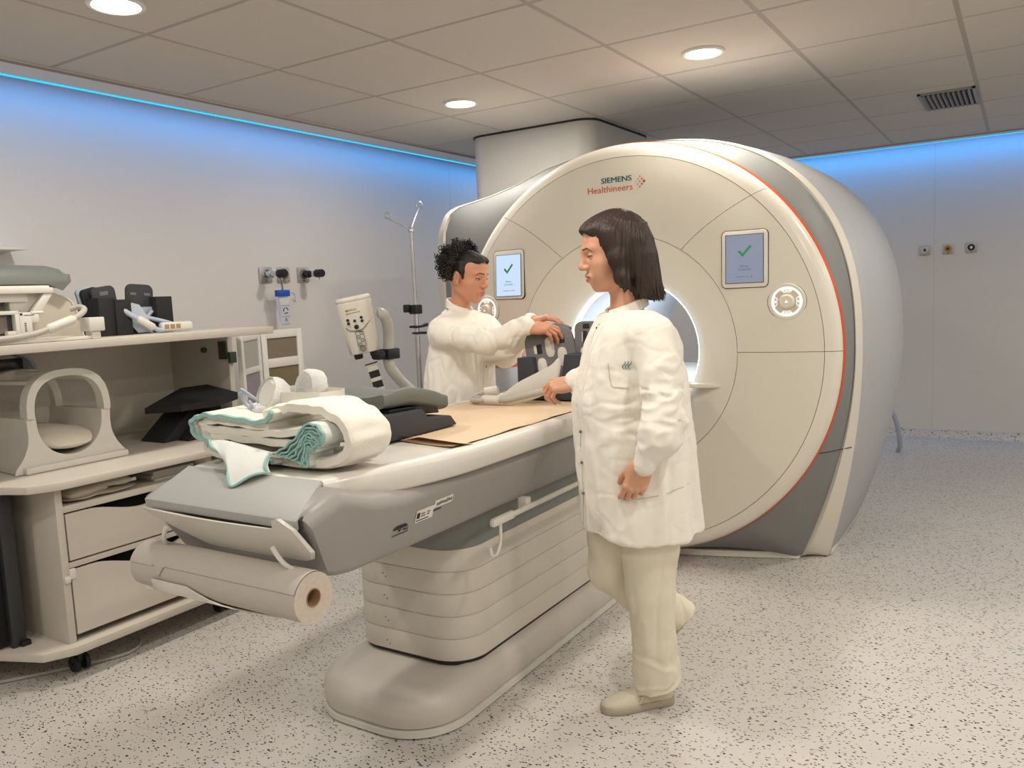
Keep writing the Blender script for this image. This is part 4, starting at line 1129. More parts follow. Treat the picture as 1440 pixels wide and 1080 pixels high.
for (x, y) in ((-3.11, 1.66), (-3.11, 2.33), (-3.74, 1.66), (-3.74, 2.33)):
    g = G().lathe([(.010, .105), (.010, .07), (.020, .068), (.020, .06)], (x, y, 0), 'z', 14).box((x - .02, y - .012, .035), (x + .02, y + .012, .068), .005)
    c = out('caster', g, M_BLACK, tr)
    for s in (-1, 1): out('wheel', G().lathe([(.006, s * .012), (.030, s * .012), (.032, s * .016), (.032, s * .026), (.029, s * .029), (.006, s * .029)], (x + .008, y, .0325), 'y', 24), M_BLACK, c)
out('fixing_knob', G().lathe([(.0001, -.02), (.012, -.02), (.014, -.014), (.014, 0)], (-3.57, 2.714, 1.172), 'y', 16), M_DKGREEN, tr, label='dark green knob inside the end panel')
out('hinge_plate', G().box((-3.46, 2.706, 1.125), (-3.40, 2.715, 1.215), .002), M_DKGREEN, tr, label='dark hinge plate')
out('hinge_plate', G().box((-3.394, 2.71, 1.105), (-3.375, 2.75, 1.16), .002), M_DKGREEN, tr, label='grey hinge plate')
# cable loop on the floor under the trolley
out('floor_cable', G().tube(smooth_path([(-3.55, 1.1, .008), (-3.30, 1.40, .008), (-3.10, 1.72, .008), (-3.06, 1.86, .008), (-3.16, 1.95, .008), (-3.34, 1.93, .008), (-3.45, 1.85, .008)], 8), .006, 6), M_CABLE, label='thin pale cable looping on the floor under the trolley', cat='cable')
# black upright case
bc = thing('equipment_case', 'black upright equipment case standing on the trolley base at the left border', 'case', (-3.45, 1.42, .139))
out('body', G().box((-3.80, 1.10, .15), (-3.235, 1.50, .735), .004), M_CABDARK, bc)
out('corner_post', G().box((-3.232, 1.475, .14), (-3.205, 1.525, .738), .002), mat('post_grey', (52, 53, 55), .5), bc, label='dark grey corner post')
out('foot', G().box((-3.225, 1.50, .139), (-3.19, 1.535, .158), .003), M_BLACK, bc)
# ---------------------------------------------------------------- white saddle-shaped coil on the desk plate
kc = thing('saddle_coil', 'big white saddle-shaped coil with an open hoop standing on the trolley desk', 'coil', (-3.22, 1.72, .773))
YC, HW = 1.705, .163
def arch(t, w, top, z0): # t 0..1 left to right over the crown
    a = PI * (1 - t); return (YC + w * math.copysign(abs(math.cos(a)) ** .78, math.cos(a)), z0 + (top - z0) * abs(math.sin(a)) ** .72)
def hoop(x0, x1, w, top, z0, th, name, label=None, m=None):
    g = G(); rings = []
    for i in range(41):
        t = i / 40; y, z = arch(t, w, top, z0); yi, zi = arch(t, w - th, top - th, z0)
        rings.append([(x0, y, z), (x0 + (x1 - x0) * .15, y + .0, z + .003), (x1, y, z), (x1, yi, zi), (x0, yi, zi)])
    return out(name, g.loft(rings), m or M_COILW, kc, label=label, ang=40)
hoop(-3.15, -3.100, HW, 1.168, .985, .028, 'front_hoop', 'white front hoop')
hoop(-3.48, -3.44, HW * .95, 1.16, .985, .03, 'rear_hoop')
# saddle base: flared U block
def base_section(x, fl):
    pts = []
    n = 24
    outer = [(YC - HW - fl, .775), (YC - HW - fl * .9, .795), (YC - HW - fl * .35, .84), (YC - HW - .0, .90), (YC - HW, .985), (YC - HW + .035, .985)]
    outer = [(p.x, p.y) for p in smooth_path([(a, b, 0) for a, b in outer[1:5]], 6)]; outer = [(YC - HW - fl, .775)] + outer + [(YC - HW + .035, .985)]
    inner = [(YC - (HW - .035) * math.cos(PI * k / n), .985 - .165 * math.sin(PI * k / n) ** .8) for k in range(1, n)]
    pts = outer + inner + [(2 * YC - y, z) for y, z in outer[::-1]]
    return [(x, y, z) for y, z in pts]
out('saddle_base', G().loft([base_section(-3.50, .03), base_section(-3.30, .03), base_section(-3.14, .045), base_section(-3.11, .06)]), M_COILW, kc, ang=45)
out('plinth', G().box((-3.50, YC - HW - .03, .773), (-3.085, YC + HW + .05, .80), .006), M_COILW, kc)
pr = [(x, y, z) for x, y, z in ()]
rows = []
for i in range(17):
    t = i / 16; x = -3.46 + t * .37; rows.append([(x, YC + (.108 * math.cos(PI * k / 12)) * (1 - .45 * max(0, t - .75) ** 2 / .0625), .893 + .02 * math.sin(PI * k / 12) * .0 - .032 * math.sin(PI * k / 12) * (max(.02, 1 - (max(0, t - .8) / .2) ** 2) ** .5) - (.03 * (t - .6) / .4 if t > .6 else 0)) for k in range(13)] + [(x, YC - (.108 * math.cos(PI * k / 12)) * (1 - .45 * max(0, t - .75) ** 2 / .0625), .893 + (.014 + .018 * math.sin(PI * k / 12)) * (max(.02, 1 - (max(0, t - .8) / .2) ** 2) ** .5) - (.03 * (t - .6) / .4 if t > .6 else 0)) for k in range(13)])
out('cushion', G().loft(rows), mat('coil_cushion', (226, 218, 202), .6), kc, label='cream cushion in the saddle', ang=60)
g = G()
for t0 in (.28, .5, .72):
    a = arch(t0, HW - .012, 1.152, .985); b = arch(t0, (HW - .012) * .95, 1.145, .985)
    g.loft([[(-3.13, a[0] - .022, a[1] - .008), (-3.13, a[0] + .022, a[1] - .008), (-3.13, a[0] + .022, a[1] + .006), (-3.13, a[0] - .022, a[1] + .006)], [(-3.45, b[0] - .022, b[1] - .008), (-3.45, b[0] + .022, b[1] - .008), (-3.45, b[0] + .022, b[1] + .006), (-3.45, b[0] - .022, b[1] + .006)]])
out('bridge', g, M_COILW, kc, label='white bars joining the hoops')
g = G(); 
for i in range(21):
    pass
hoop(-3.60, -3.51, HW * .62, 1.235, 1.12, .012, 'mirror_frame', 'grey mirror frame on top', M_COILLT)
out('mirror', G().box((-3.57, YC - .07, 1.15), (-3.555, YC + .07, 1.205), .003), M_WINDOW, kc, label='dark mirror plate')
out('side_grip', G().tube(smooth_path([(-3.40, YC - HW - .012, 1.04), (-3.40, YC - HW - .03, .99), (-3.40, YC - HW - .03, .92), (-3.40, YC - HW - .015, .87)], 6), .014, 8), M_COILW, kc)
kc.location = (-3.385, 1.832, .773); kc.scale = (1.03, 1.05, 1.0)
# black foam wedge
fw = thing('foam_wedge', 'black foam wedge with a flat angular top lying in the trolley shelf corner', 'foam wedge', (-3.42, 2.4, .773))
out('wedge', G().prism([(2.285, .774), (2.62, .774), (2.62, .905), (2.44, .905)], 'x', -3.54, -3.36, .004), M_FOAMBLK, fw)
out('wedge', G().prism([(2.36, .775), (2.62, .775), (2.50, .905)], 'x', -3.36, -3.28, .003), M_FOAMBLK, fw)
top = [(-3.45, 2.265), (-3.30, 2.35), (-3.22, 2.50), (-3.28, 2.66), (-3.56, 2.70), (-3.64, 2.60)]
out('top_slab', G().loft([[(x, y, .905 + (y - 2.2) * .06 + (.02 if i in (4, 5) else 0)) for i, (x, y) in enumerate(top)], [(x, y, .93 + (y - 2.2) * .08 + (.025 if i in (4, 5) else 0)) for i, (x, y) in enumerate(top)]]), M_FOAMBLK, fw, ang=20)
out('tag', G().box((-3.2805, 2.405, .795), (-3.2785, 2.428, .818)).box((-3.2790, 2.409, .799), (-3.2780, 2.424, .804), mi=1).box((-3.2790, 2.409, .809), (-3.2780, 2.424, .814), mi=1), [M_STICK, M_INK], fw, label='tiny white tag')
out('plastic_box', G().box((-3.62, 1.36, .773), (-3.42, 1.50, .83), .012), M_TEALD, label='small teal box at the left border on the trolley desk', cat='box')
# pillows and folded papers in the open compartment
def pillow(name, label, c, d, rz, seed, m):
    M = Matrix.Translation(c) @ Matrix.Rotation(rad(rz), 4, 'Z')
    g = G(); rows = []
    for i in range(17):
        u = i / 8 - 1; row = []
        for k in range(36):
            a = 2 * PI * k / 36; cx = math.copysign(abs(math.cos(a)) ** .6, math.cos(a)); sz = math.sin(a)
            e = (1 - abs(u) ** 4) ** .6 if abs(u) < 1 else .04
            v = Vector((cx * d[0] / 2 * (.82 + .18 * e), u * d[1] / 2, sz * d[2] / 2 * max(e, .08)))
            v += Vector((0, 0, .008)) * noise.noise(v * 16 + Vector((seed, 0, 0))); row.append(v)
        rows.append(row)
    return out(name, g.loft(rows, M=M), m, label=label, cat='pillow', ang=70, group='pillows in the open trolley compartment')
M_PIL = mat('pillow_grey', (186, 178, 160), .9, bump=.2, bump_scale=90)
pillow('pillow', 'flat grey pillow at the bottom of the open trolley compartment', (-3.20, 1.80, .680), (.30, .30, .026), 2, 1, M_PIL)
pillow('pillow', 'thicker grey pillow folded against the side panel in the trolley compartment', (-3.18, 1.735, .700), (.26, .18, .060), 8, 3, M_PIL)
pillow('pillow', 'grey pillow with a white care tag on top in the trolley compartment', (-3.17, 1.86, .712), (.24, .18, .048), -14, 6, M_PIL)
out('care_tag', G().box((-3.066, 1.90, .700), (-3.064, 1.945, .713)), M_STICK, bpy.data.objects['pillow.002'], label='white care tag')
pp = out('paper_stack', G().box((-3.34, 2.05, .666), (-3.10, 2.26, .675)).box((-3.34, 2.045, .676), (-3.11, 2.255, .690)).box((-3.34, 2.05, .691), (-3.105, 2.25, .706)), M_CABEDGE, label='stack of folded sheets in the shadow of the trolley compartment', cat='paper')
# ---------------------------------------------------------------- things on the upper shelf
bcoil = thing('body_coil', 'cream coil housing with a dark window and a grey vinyl pad on the upper shelf', 'coil', (-3.3, 1.6, 1.284))
ZS = 1.284
prof = [(1.20, ZS + .004), (1.925, ZS + .004), (1.912, ZS + .09), (1.885, ZS + .155), (1.85, ZS + .178), (1.822, ZS + .186), (1.80, ZS + .206), (1.785, ZS + .220), (1.77, ZS + .226), (1.20, ZS + .226)]
out('end_shell', G().prism(prof, 'x', -3.47, -3.30, .004), mat('coil_shell', (190, 182, 166), .5), bcoil)
g = G().tube([(-3.299, y, z) for y, z in prof[1:9]], .0035, 6)
out('shell_edge', g, M_COILW, bcoil)
out('base_tray', G().box((-3.50, 1.2, ZS), (-3.115, 1.86, ZS + .014), .003), M_COILW, bcoil)
g = G().box((-3.20, 1.2, ZS + .185), (-3.165, 1.745, ZS + .207), .003).prism([(1.71, ZS + .185), (1.745, ZS + .185), (1.688, ZS + .105), (1.655, ZS + .105)], 'x', -3.20, -3.17, .003)
g.box((-3.30, 1.2, ZS + .195), (-3.19, 1.745, ZS + .215), .003)
out('upper_frame', g, M_COILW, bcoil)
out('mid_panel', G().box((-3.22, 1.2, ZS + .155), (-3.195, 1.66, ZS + .186), .002).prism([(1.60, ZS + .186), (1.72, ZS + .186), (1.66, ZS + .115), (1.60, ZS + .115)], 'x', -3.26, -3.21, .002), M_COILW, bcoil)
g = G()
g.box((-3.185, 1.2, ZS + .108), (-3.15, 1.60, ZS + .122), .002).box((-3.185, 1.585, ZS + .014), (-3.15, 1.60, ZS + .11), .002).box((-3.185, 1.2, ZS + .014), (-3.15, 1.585, ZS + .03), .002).box((-3.185, 1.555, ZS + .03), (-3.152, 1.59, ZS + .048), .002)
out('window_frame', g, M_COILW, bcoil)
w = out('window', G().box((-3.182, 1.2, ZS + .03), (-3.176, 1.588, ZS + .11)), M_WINDOW, bcoil, label='dark window')
out('window_insert', G().box((-3.176, 1.52, ZS + .04), (-3.172, 1.566, ZS + .104), .001), mat('insert', (124, 112, 104), .5), w, label='brown insert behind the window')
g = G().box((-3.19, 1.60, ZS + .014), (-3.15, 1.645, ZS + .115), .003).box((-3.19, 1.64, ZS + .075), (-3.15, 1.672, ZS + .108), .003)
out('latch_column', g, M_COILW, bcoil)
g = G().box((-3.150, 1.603, ZS + .104), (-3.149, 1.612, ZS + .112)).box((-3.150, 1.618, ZS + .1035), (-3.149, 1.655, ZS + .1055))
for k in range(5): g.box((-3.150, 1.616, ZS + .045 + k * .007), (-3.149, 1.623, ZS + .048 + k * .007))
out('print', g, M_INK, bcoil)
out('latch_pin', G().tube([(-3.155, 1.645, ZS + .112), (-3.155, 1.690, ZS + .112)], .006, 10), M_COILW, bcoil)
out('inner_pad', G().ell((-3.27, 1.35, ZS + .16), (.05, .30, .035), n=28), M_PADGREY, bcoil)
rows = []
for i in range(21):
    t = i / 20; x = -3.62 + t * .36; e = max(.3, (1 - abs(2 * t - 1) ** 6) ** .5)
    rows.append([(x, y, z) for y, z in [(1.10, ZS + .222), (1.78, ZS + .222), (1.835, ZS + .19 + .02 * e), (1.872, ZS + .232), (1.868, ZS + .262), (1.85, ZS + .222 + .068 * e), (1.81, ZS + .222 + .078 * e), (1.50, ZS + .222 + .085 * e), (1.10, ZS + .222 + .085 * e)]])
out('vinyl_pad', G().loft(rows), M_PADGREY, bcoil, label='grey vinyl pad on top', ang=50)
g = G().tube(smooth_path([(-3.10, 1.30, ZS + .03), (-3.10, 1.45, ZS + .022), (-3.105, 1.55, ZS + .024), (-3.11, 1.64, ZS + .036), (-3.11, 1.70, ZS + .055)], 6), .0115, 10)
g.tube(smooth_path([(-3.12, 1.775, ZS + .078), (-3.13, 1.815, ZS + .095), (-3.15, 1.85, ZS + .117), (-3.18, 1.845, ZS + .128), (-3.20, 1.82, ZS + .12)], 6), .0115, 10)
out('cable', g, M_CABLE, bcoil, label='thick grey cable')
g = G().tube([(-3.11, 1.675, ZS + .046), (-3.11, 1.685, ZS + .049), (-3.118, 1.78, ZS + .08), (-3.119, 1.79, ZS + .083)], [.012, .019, .018, .012], 16)
out('cable_sleeve', g, M_COILW, bcoil, label='white sleeve on the cable')
out('cable_sleeve', G().tube([(-3.10, 1.25, ZS + .035), (-3.10, 1.38, ZS + .035), (-3.10, 1.40, ZS + .03)], [.028, .026, .014], 16), M_COILW, bcoil, label='large white sleeve at the left border')
g = G().box((-3.17, 1.835, ZS + .03), (-3.10, 1.90, ZS + .085), .005).box((-3.16, 1.85, ZS + .0), (-3.11, 1.885, ZS + .03), .003)
out('socket_block', g, M_COILW, bcoil)
# dark open coil with blades
dc = thing('spine_coil', 'black open coil box with upright blades and a white strap on the upper shelf', 'coil', (-3.35, 2.15, 1.284))
out('left_wall', G().box((-3.50, 2.025, ZS), (-3.34, 2.10, ZS + .165), .003).box((-3.52, 2.095, ZS), (-3.33, 2.17, ZS + .155), .003), M_FOAMBLK, dc)
out('right_wall', G().box((-3.52, 2.355, ZS), (-3.42, 2.44, ZS + .165), .003).box((-3.52, 2.17, ZS), (-3.42, 2.36, ZS + .03), .003), M_FOAMBLK, dc)
def blade(y, z, w, h, x, rx, m, lab, name='blade'):
    M = Matrix.Translation((x, y, z)) @ Matrix.Rotation(rad(rx), 4, 'X') @ Matrix.Rotation(rad(90), 4, 'Z')
    b = out(name, G().prism(rrect(w, h, w * .22, 5), 'y', -.008, .008, .003, M=M), m, dc, label=lab)
    return b, M
b, M = blade(2.055, ZS + .16, .08, .10, -3.44, 14, M_FOAMBLK, 'black blade'); blade(2.05, ZS + .165, .09, .10, -3.46, 14, M_COILLT, 'pale blue-grey blade'); b2, M2 = blade(2.095, ZS + .165, .11, .10, -3.41, 8, M_FOAM, 'dark blade')
out('grip', G().prism(rrect(.04, .018, .005, 3, (0, .02)), 'y', -.0095, -.008, M=M2), M_COILGREY, b2)
b3, M3 = blade(2.31, ZS + .155, .135, .14, -3.48, -4, M_FOAM, 'dark grey blade with two marks')
out('grip', G().prism(rrect(.03, .012, .003, 3, (-.035, .025)), 'y', -.0095, -.008, M=M3).prism(rrect(.03, .012, .003, 3, (.035, .025)), 'y', -.0095, -.008, M=M3), M_COILGREY, b3)
out('blade_foot', G().box((-3.48, 2.25, ZS + .085), (-3.455, 2.36, ZS + .12), .006).tube(smooth_path([(-3.45, 2.27, ZS + .09), (-3.44, 2.31, ZS + .075), (-3.44, 2.345, ZS + .10)], 5), .008, 8), M_COILLT, dc)
rows = []
for i in range(17):
    t = i / 16; y = 2.185 + .05 * t; z = ZS + .135 - .13 * t; w = .030 + .022 * math.sin(PI * (.2 + .7 * t))
    rows.append([(-3.36 + .02 * t, y - w, z), (-3.345 + .02 * t, y, z + .004), (-3.36 + .02 * t, y + w, z - .005), (-3.372 + .02 * t, y, z)])
out('strap', G().loft(rows), M_COILLT, dc, label='pale blue-white flap', ang=60)
g = G().tube(smooth_path([(-3.38, 2.11, ZS + .145), (-3.36, 2.12, ZS + .13), (-3.33, 2.15, ZS + .095), (-3.31, 2.185, ZS + .065)], 6), .012, 10)
g.tube(smooth_path([(-3.30, 2.245, ZS + .026), (-3.295, 2.27, ZS + .013), (-3.30, 2.30, ZS + .012)], 5), .011, 10)
g.tube(smooth_path([(-3.38, 2.20, ZS + .105), (-3.36, 2.25, ZS + .075), (-3.34, 2.33, ZS + .05), (-3.33, 2.37, ZS + .035)], 6), .0095, 10)
out('cable', g, M_COILLT, dc, label='pale grey cable')
out('cable_sleeve', G().tube([(-3.312, 2.18, ZS + .07), (-3.31, 2.19, ZS + .064), (-3.30, 2.245, ZS + .028), (-3.298, 2.252, ZS + .024)], [.012, .018, .017, .011], 14), M_COILW, dc, label='white sleeve on the cable')
M = Matrix.Translation((-3.30, 2.36, ZS + .024)) @ Matrix.Rotation(rad(-14), 4, 'Z')
p = out('connector', G().box((-.024, -.07, -.02), (.024, .075, .022), .014, M=M, seg=4), M_COILW, dc, label='white oval connector')
g = G()
for k in range(3): g.box((.0235, -.058 + k * .026, -.008), (.0252, -.038 + k * .026, .012), .002, M=M)
out('socket', g, M_CORE, p, label='brass-coloured contacts')
# thin white shelf tip on the wall
out('wall_tray', G().prism([(1.2, 1.676), (2.00, 1.684), (2.035, 1.688), (2.0, 1.694), (1.2, 1.700)], 'x', XL + .001, XL + .18, .002), M_COILW, label='thin white tray on the wall above the grey pad at the left border', cat='wall tray')

# waste bin with an orange rim standing between the table and the scanner
wb = thing('waste_bin', 'white waste bin with an orange rim between the reaching person and the charcoal cradle', 'bin', (-2.40, 3.62, 0))
out('body', G().loft([[(x, y, z) for x, y in rrect(w_, w_ * .8, .04, 5, (-2.39, 3.62))] for w_, z in ((.26, .002), (.32, 1.0), (.325, 1.012))]), M_HOUSE, wb)
out('rim', G().loft([[(x, y, z) for x, y in rrect(w_, w_ * .8, .042, 5, (-2.39, 3.62))] for w_, z in ((.327, 1.013), (.334, 1.018), (.334, 1.044), (.326, 1.05))]), M_ORANGE, wb, label='orange rim')
# ---------------------------------------------------------------- gas outlets
def outlet(loc, nrm, size, label, ring, group, plug=None):
    t = thing('gas_outlet', label, 'gas outlet', loc, group)
    if nrm == 'x': M = frame_M(loc, (0, 1, 0), (0, 0, 1))
    else: M = frame_M(loc, (1, 0, 0), (0, 0, 1))
    # local z points out of the wall for 'x'; towards the room for 'y'
    s = 1
    g = G().prism(rrect(size, size, size * .08, 3), 'z', .001, .012, .002, M=M)
    out('plate', g, M_PLATE, t)
    g = G().lathe([(size * .33, .012), (size * .33, .018), (size * .30, .022), (size * .22, .022), (size * .2, .014), (.0001, .014)], (0, 0.004, 0), 'z', 28, M=M)
    out('ring', g, ring, t)
    out('socket', G().lathe([(size * .13, .014), (size * .13, .02), (size * .08, .02), (size * .07, .015), (.0001, .015)], (0, .004, 0), 'z', 20, M=M), M_BLACK if ring != M_BLACK else M_STEEL, t)
    g = G()
    for q in (-1, 1): g.disc(.003, (q * size * .38, -size * .38, .0125), 'z', 10, th=.001, M=M)
    g.cbox((0, -size * .4, .0125), (size * .25, .004, .001), M=M)
    out('screw', g, M_INK, t)
    return t, M
GL = 'gas outlets on the left wall'; GB = 'gas outlets on the rear wall'
pos = [(3.54, 1.576, M_STEEL, 'square gas outlet with a plugged chrome adapter and the blue-capped bag hanging below'), (3.686, 1.576, M_BRASS, 'square gas outlet with a bare brass ring between two plugged outlets'), (3.856, 1.576, M_COILGREY, 'square gas outlet with a black adapter, nearest the injector')]
for i, (y, z, rm, lb) in enumerate(pos):
    outlet((XL + .0005, y, z), 'x', .098, lb, rm, GL)
def adapter(y, z, chrome, label):
    t = thing('adapter_plug', label, 'plug', (XL + .03, y, z), 'plugs in the gas outlets')
    out('collar', G().lathe([(.018, .024), (.018, .05), (.024, .05), (.024, .065), (.016, .067), (.016, .105)], (XL, y, z), 'x', 20), M_STEEL if chrome else M_BLACK, t)
    out('sleeve', G().lathe([(.017, .10), (.020, .102), (.020, .125), (.017, .127)], (XL, y, z), 'x', 20), M_STEEL, t)
    out('grip', G().lathe([(.018, .125), (.026, .127), (.026, .178), (.022, .185), (.0001, .185)], (XL, y, z), 'x', 20), M_BLACK, t, label='black ribbed grip')
    out('pin', G().tube([(XL + .15, y, z - .024), (XL + .15, y, z - .04)], .005, 8), M_STEEL, t)
    return t
adapter(3.54, 1.578, True, 'chrome adapter with black grip plugged in above the blue-capped bag')
adapter(3.856, 1.578, False, 'black adapter plugged into the outlet nearest the injector')
bg = thing('suction_bag', 'clear bag with a blue cap hanging below the plugged gas outlet', 'bag', (XL + .10, 3.5820, 1.45))
out('hook', G().tube(smooth_path([(XL + .13, 3.5420, 1.552), (XL + .125, 3.5570, 1.535), (XL + .115, 3.5670, 1.515), (XL + .11, 3.5740, 1.50), (XL + .105, 3.5800, 1.475)], 6), .006, 8), M_STEEL, bg)
out('cap', G().box((XL + .075, 3.5400, 1.438), (XL + .115, 3.6320, 1.478), .004), M_BLUEC, bg, label='blue cap')
out('pouch', G().loft([[(XL + .09, 3.5520, 1.44), (XL + .10, 3.5520, 1.44), (XL + .10, 3.6240, 1.44), (XL + .09, 3.6240, 1.44)], [(XL + .08, 3.5540, 1.36), (XL + .11, 3.5540, 1.36), (XL + .11, 3.6240, 1.36), (XL + .08, 3.6240, 1.36)], [(XL + .088, 3.5560, 1.262), (XL + .10, 3.5560, 1.262), (XL + .10, 3.6240, 1.262), (XL + .088, 3.6240, 1.262)]]), mat('clear_pouch', (226, 230, 240), .25, alpha=.55), bg)
def bagtext(t, z, sz): return text_geo(t, sz, frame_M((XL + .1115, 3.5890, z), (0, 1, 0), (0, 0, 1)), .0003, 0, align='CENTER')
g = G().box((XL + .1105, 3.5550, 1.380), (XL + .1115, 3.6230, 1.382)).box((XL + .1105, 3.5550, 1.313), (XL + .1115, 3.6230, 1.315)).box((XL + .1045, 3.5550, 1.263), (XL + .1055, 3.6230, 1.265))
for k in range(3):
    a0 = 2 * PI * k / 3
    g.tube([(XL + .111, 3.5890 + .018 * math.cos(a0 + q), 1.350 + .018 * math.sin(a0 + q)) for q in (0, .35, .7, 1.05, 1.4)], .003, 5)
g.tube([(XL + .111, 3.5860, 1.305), (XL + .111, 3.5800, 1.285), (XL + .111, 3.5980, 1.285), (XL + .111, 3.5900, 1.30)], .0016, 5)
out('print', g, M_INK, bg)
g = G(); 
for k in range(3): g.tube(smooth_path([(XL + .105, 3.6320, 1.462), (XL + .11, 3.6570 + .006 * k, 1.455), (XL + .112, 3.6720, 1.43 - .01 * k), (XL + .11, 3.6640 + .008 * k, 1.40), (XL + .105, 3.6570, 1.42)], 6), .0022, 5)
out('tubing', g, M_COILLT, bg)
for i, (x, rm, lb) in enumerate([(-.715, M_STEEL, 'steel-ringed gas outlet on the rear wall, next to the scanner housing'), (-.542, M_BRASS, 'brass-ringed gas outlet in the middle of the row on the rear wall'), (-.373, M_BLACK, 'black-ringed gas outlet on the rear wall, farthest from the scanner')]):
    outlet((x, YB - .0005, 1.597), 'y', .082, lb, rm, GB)
# ---------------------------------------------------------------- folding screen behind the trolley end
fs_ = thing('folding_screen', 'white framed folding screen with brown and lilac panes behind the trolley end', 'folding screen', (-3.5, 3.1, 0))
def leaf(p0, p1, z0, z1, panes, label):
    u = Vector((p1[0] - p0[0], p1[1] - p0[1], 0)); L = u.length; M = frame_M((p0[0], p0[1], 0), u, (0, 0, 1))
    g = G(); b = .04
    zs = [z0] + [z for _, z, _ in []]
    hs = []
    g.box((0, z0, -.012), (b, z1, .012), .002, M=M).box((L - b, z0, -.012), (L, z1, .012), .002, M=M)
    edges = [z1 - .035] + [z for pr in panes for z in (pr[0], pr[1])] 
    zt = z1
    for (a, c, _) in panes:
        g.box((b, a, -.012), (L - b, zt, .012), .002, M=M); zt = c
    g.box((b, z0, -.012), (L - b, zt, .012), .002, M=M)
    f = out('frame', g, M_STICK, fs_, label=label)
    for (a, c, mm) in panes: out('pane', G().box((b, c, -.004), (L - b, a, .004), M=M), mm, f)
leaf((-3.60, 3.10), (-3.62, 3.42), .05, 1.245, [(1.20, 1.085, M_BROWNP), (1.035, .915, M_OLIVEP), (.87, .6, M_OLIVEP), (.55, .15, M_BROWNP)], 'screen leaf facing the room')
leaf((-3.40, 2.79), (-3.585, 3.075), .05, 1.235, [(1.205, 1.06, mat('pale_pane', (176, 172, 160), .5)), (1.03, .85, M_LILACP), (.8, .5, M_LILACP), (.45, .15, M_LILACP)], 'narrower screen leaf at an angle')
# ---------------------------------------------------------------- contrast injector on its stand
IX = -2.58
inj = thing('injector', 'cream contrast injector head on a bent grey arm behind the patient table', 'injector', (IX, 3.2, 0))
hx, hy = IX, 2.80
Mh = Matrix.Translation((hx, hy, 1.275)) @ Matrix.Rotation(rad(4), 4, 'X')
# local: x towards viewer-right side of room, front faces the camera
fa = math.atan2(-hy, -hx) # heading to the room's front
Mh = Mh @ Matrix.Rotation(rad(36), 4, 'Z') @ Matrix.Rotation(rad(-6.5), 4, 'Y') 
def hring(z, w, d, r): return [(x, y, z) for x, y in rrect(w, d, r, 8)]
def hl(L): return G().loft([hring(*a) for a in L], M=Mh)
hd = out('head', hl([(-.125, .128, .11, .05), (-.122, .136, .118, .053), (-.05, .150, .126, .056), (.108, .158, .132, .058), (.112, .156, .130, .058), (.114, .153, .128, .057), (.117, .158, .132, .058), (.128, .156, .130, .058), (.134, .144, .118, .05)]), M_INJ, inj, ang=50)
for x in (-.032, .042): out('port', G().lathe([(.021, -.123), (.020, -.145), (.018, -.150), (.0001, -.150)], (x, -.01, 0), 'z', 20, M=Mh), M_BLACK, inj, label='black port under the head')
def hfront(x, z, d): # point on the front skin of the head
    return (x, -d, z)
FD = .0655
def Mf(x, z): return Mh @ frame_M((x, -FD, z), (1, 0, 0), (0, 0, 1))
g = text_geo('MEDRAD', .0125, Mf(-.038, .074), .0003, .0002); t2 = text_geo('Spectris Solaris EP', .0085, Mf(-.038, .062), .0003, .0001); g.add(t2.v, t2.f)
out('maker_lettering', g, mat('print_brown', (150, 118, 76), .6), hd, label='small orange-brown lettering')
for (x, z, r) in [(-.036, .036, .0065), (-.036, .020, .0065), (-.006, .028, .0065), (.026, .038, .0065), (.026, .022, .0065), (-.004, .0, .0105)]:
    out('button', G().lathe([(.0001, -FD - .004), (r * .7, -FD - .004), (r, -FD - .002), (r, -FD + .004)], (x, 0, z), 'y', 16, M=Mh), M_INK, hd)
g = G().tube([Mh @ Vector(p) for p in smooth_path([(-.052, -.050, .006), (-.046, -.063, -.006), (-.02, -.0665, -.016), (0, -.0665, -.018), (.022, -.0655, -.014), (.05, -.056, .008), (.072, -.03, .03)], 6)], .0014, 6)
out('cover_line', g, M_SEAM, hd)
g = G().tube([Mf(0, 0) @ Vector((x, y, .0)) for x, y in rrect(.036, .068, .005, 3, (.003, -.056))], .0009, 5, closed=True)
for k in range(4): g.tube([Mf(0, 0) @ Vector((x, y, 0)) for x, y in rrect(.013, .011, .003, 2, (.003 + .007 * (-1) ** k, -.030 - k * .017))], .0008, 5, closed=True)
for k in range(3): g.cbox((.003, -FD, -.038 - k * .017), (.030, .0006, .0008), M=Mh)
out('symbol_plate', g, M_INK, hd)
g = G().tube([Mf(0, 0) @ Vector((.003 + .0115 * math.cos(2 * PI * k / 28), -.102 + .0115 * math.sin(2 * PI * k / 28), 0)) for k in range(28)], .0011, 5, closed=True)
for i, ch in enumerate('BAYER'):
    tg = text_geo(ch, .0048, Mf(.003, -.1035 + (2 - i) * .0042), .0003, .0001, align='CENTER'); g.add(tg.v, tg.f)
    if i != 2:
        tg = text_geo(ch, .0048, Mf(.003 + (i - 2) * .0042, -.1035), .0003, .0001, align='CENTER'); g.add(tg.v, tg.f)
out('round_mark', g, M_INK, hd)
g = G().tube(smooth_path([(hx + .045, hy + .075, 1.325), (hx + .06, hy + .10, 1.32), (hx + .05, hy + .14, 1.27), (hx + .03, hy + .165, 1.20), (hx + .02, hy + .165, 1.12), (hx + .02, hy + .18, 1.06), (hx + .02, hy + .25, .99), (hx + .02, hy + .34, .92), (hx + .02, hy + .40, .86), (hx + .02, hy + .42, .78), (hx + .02, hy + .42, .08)], 8), [.012] * 2 + [.026] * 79, 16)
out('arm', g, M_INJARM, inj)
out('clamp', G().box((hx - .01, hy + .13, 1.105), (hx + .055, hy + .215, 1.155), .006).box((hx - .005, hy + .07, 1.108), (hx + .045, hy + .13, 1.15), .012), M_BLACK, inj, label='black clamp on the arm')
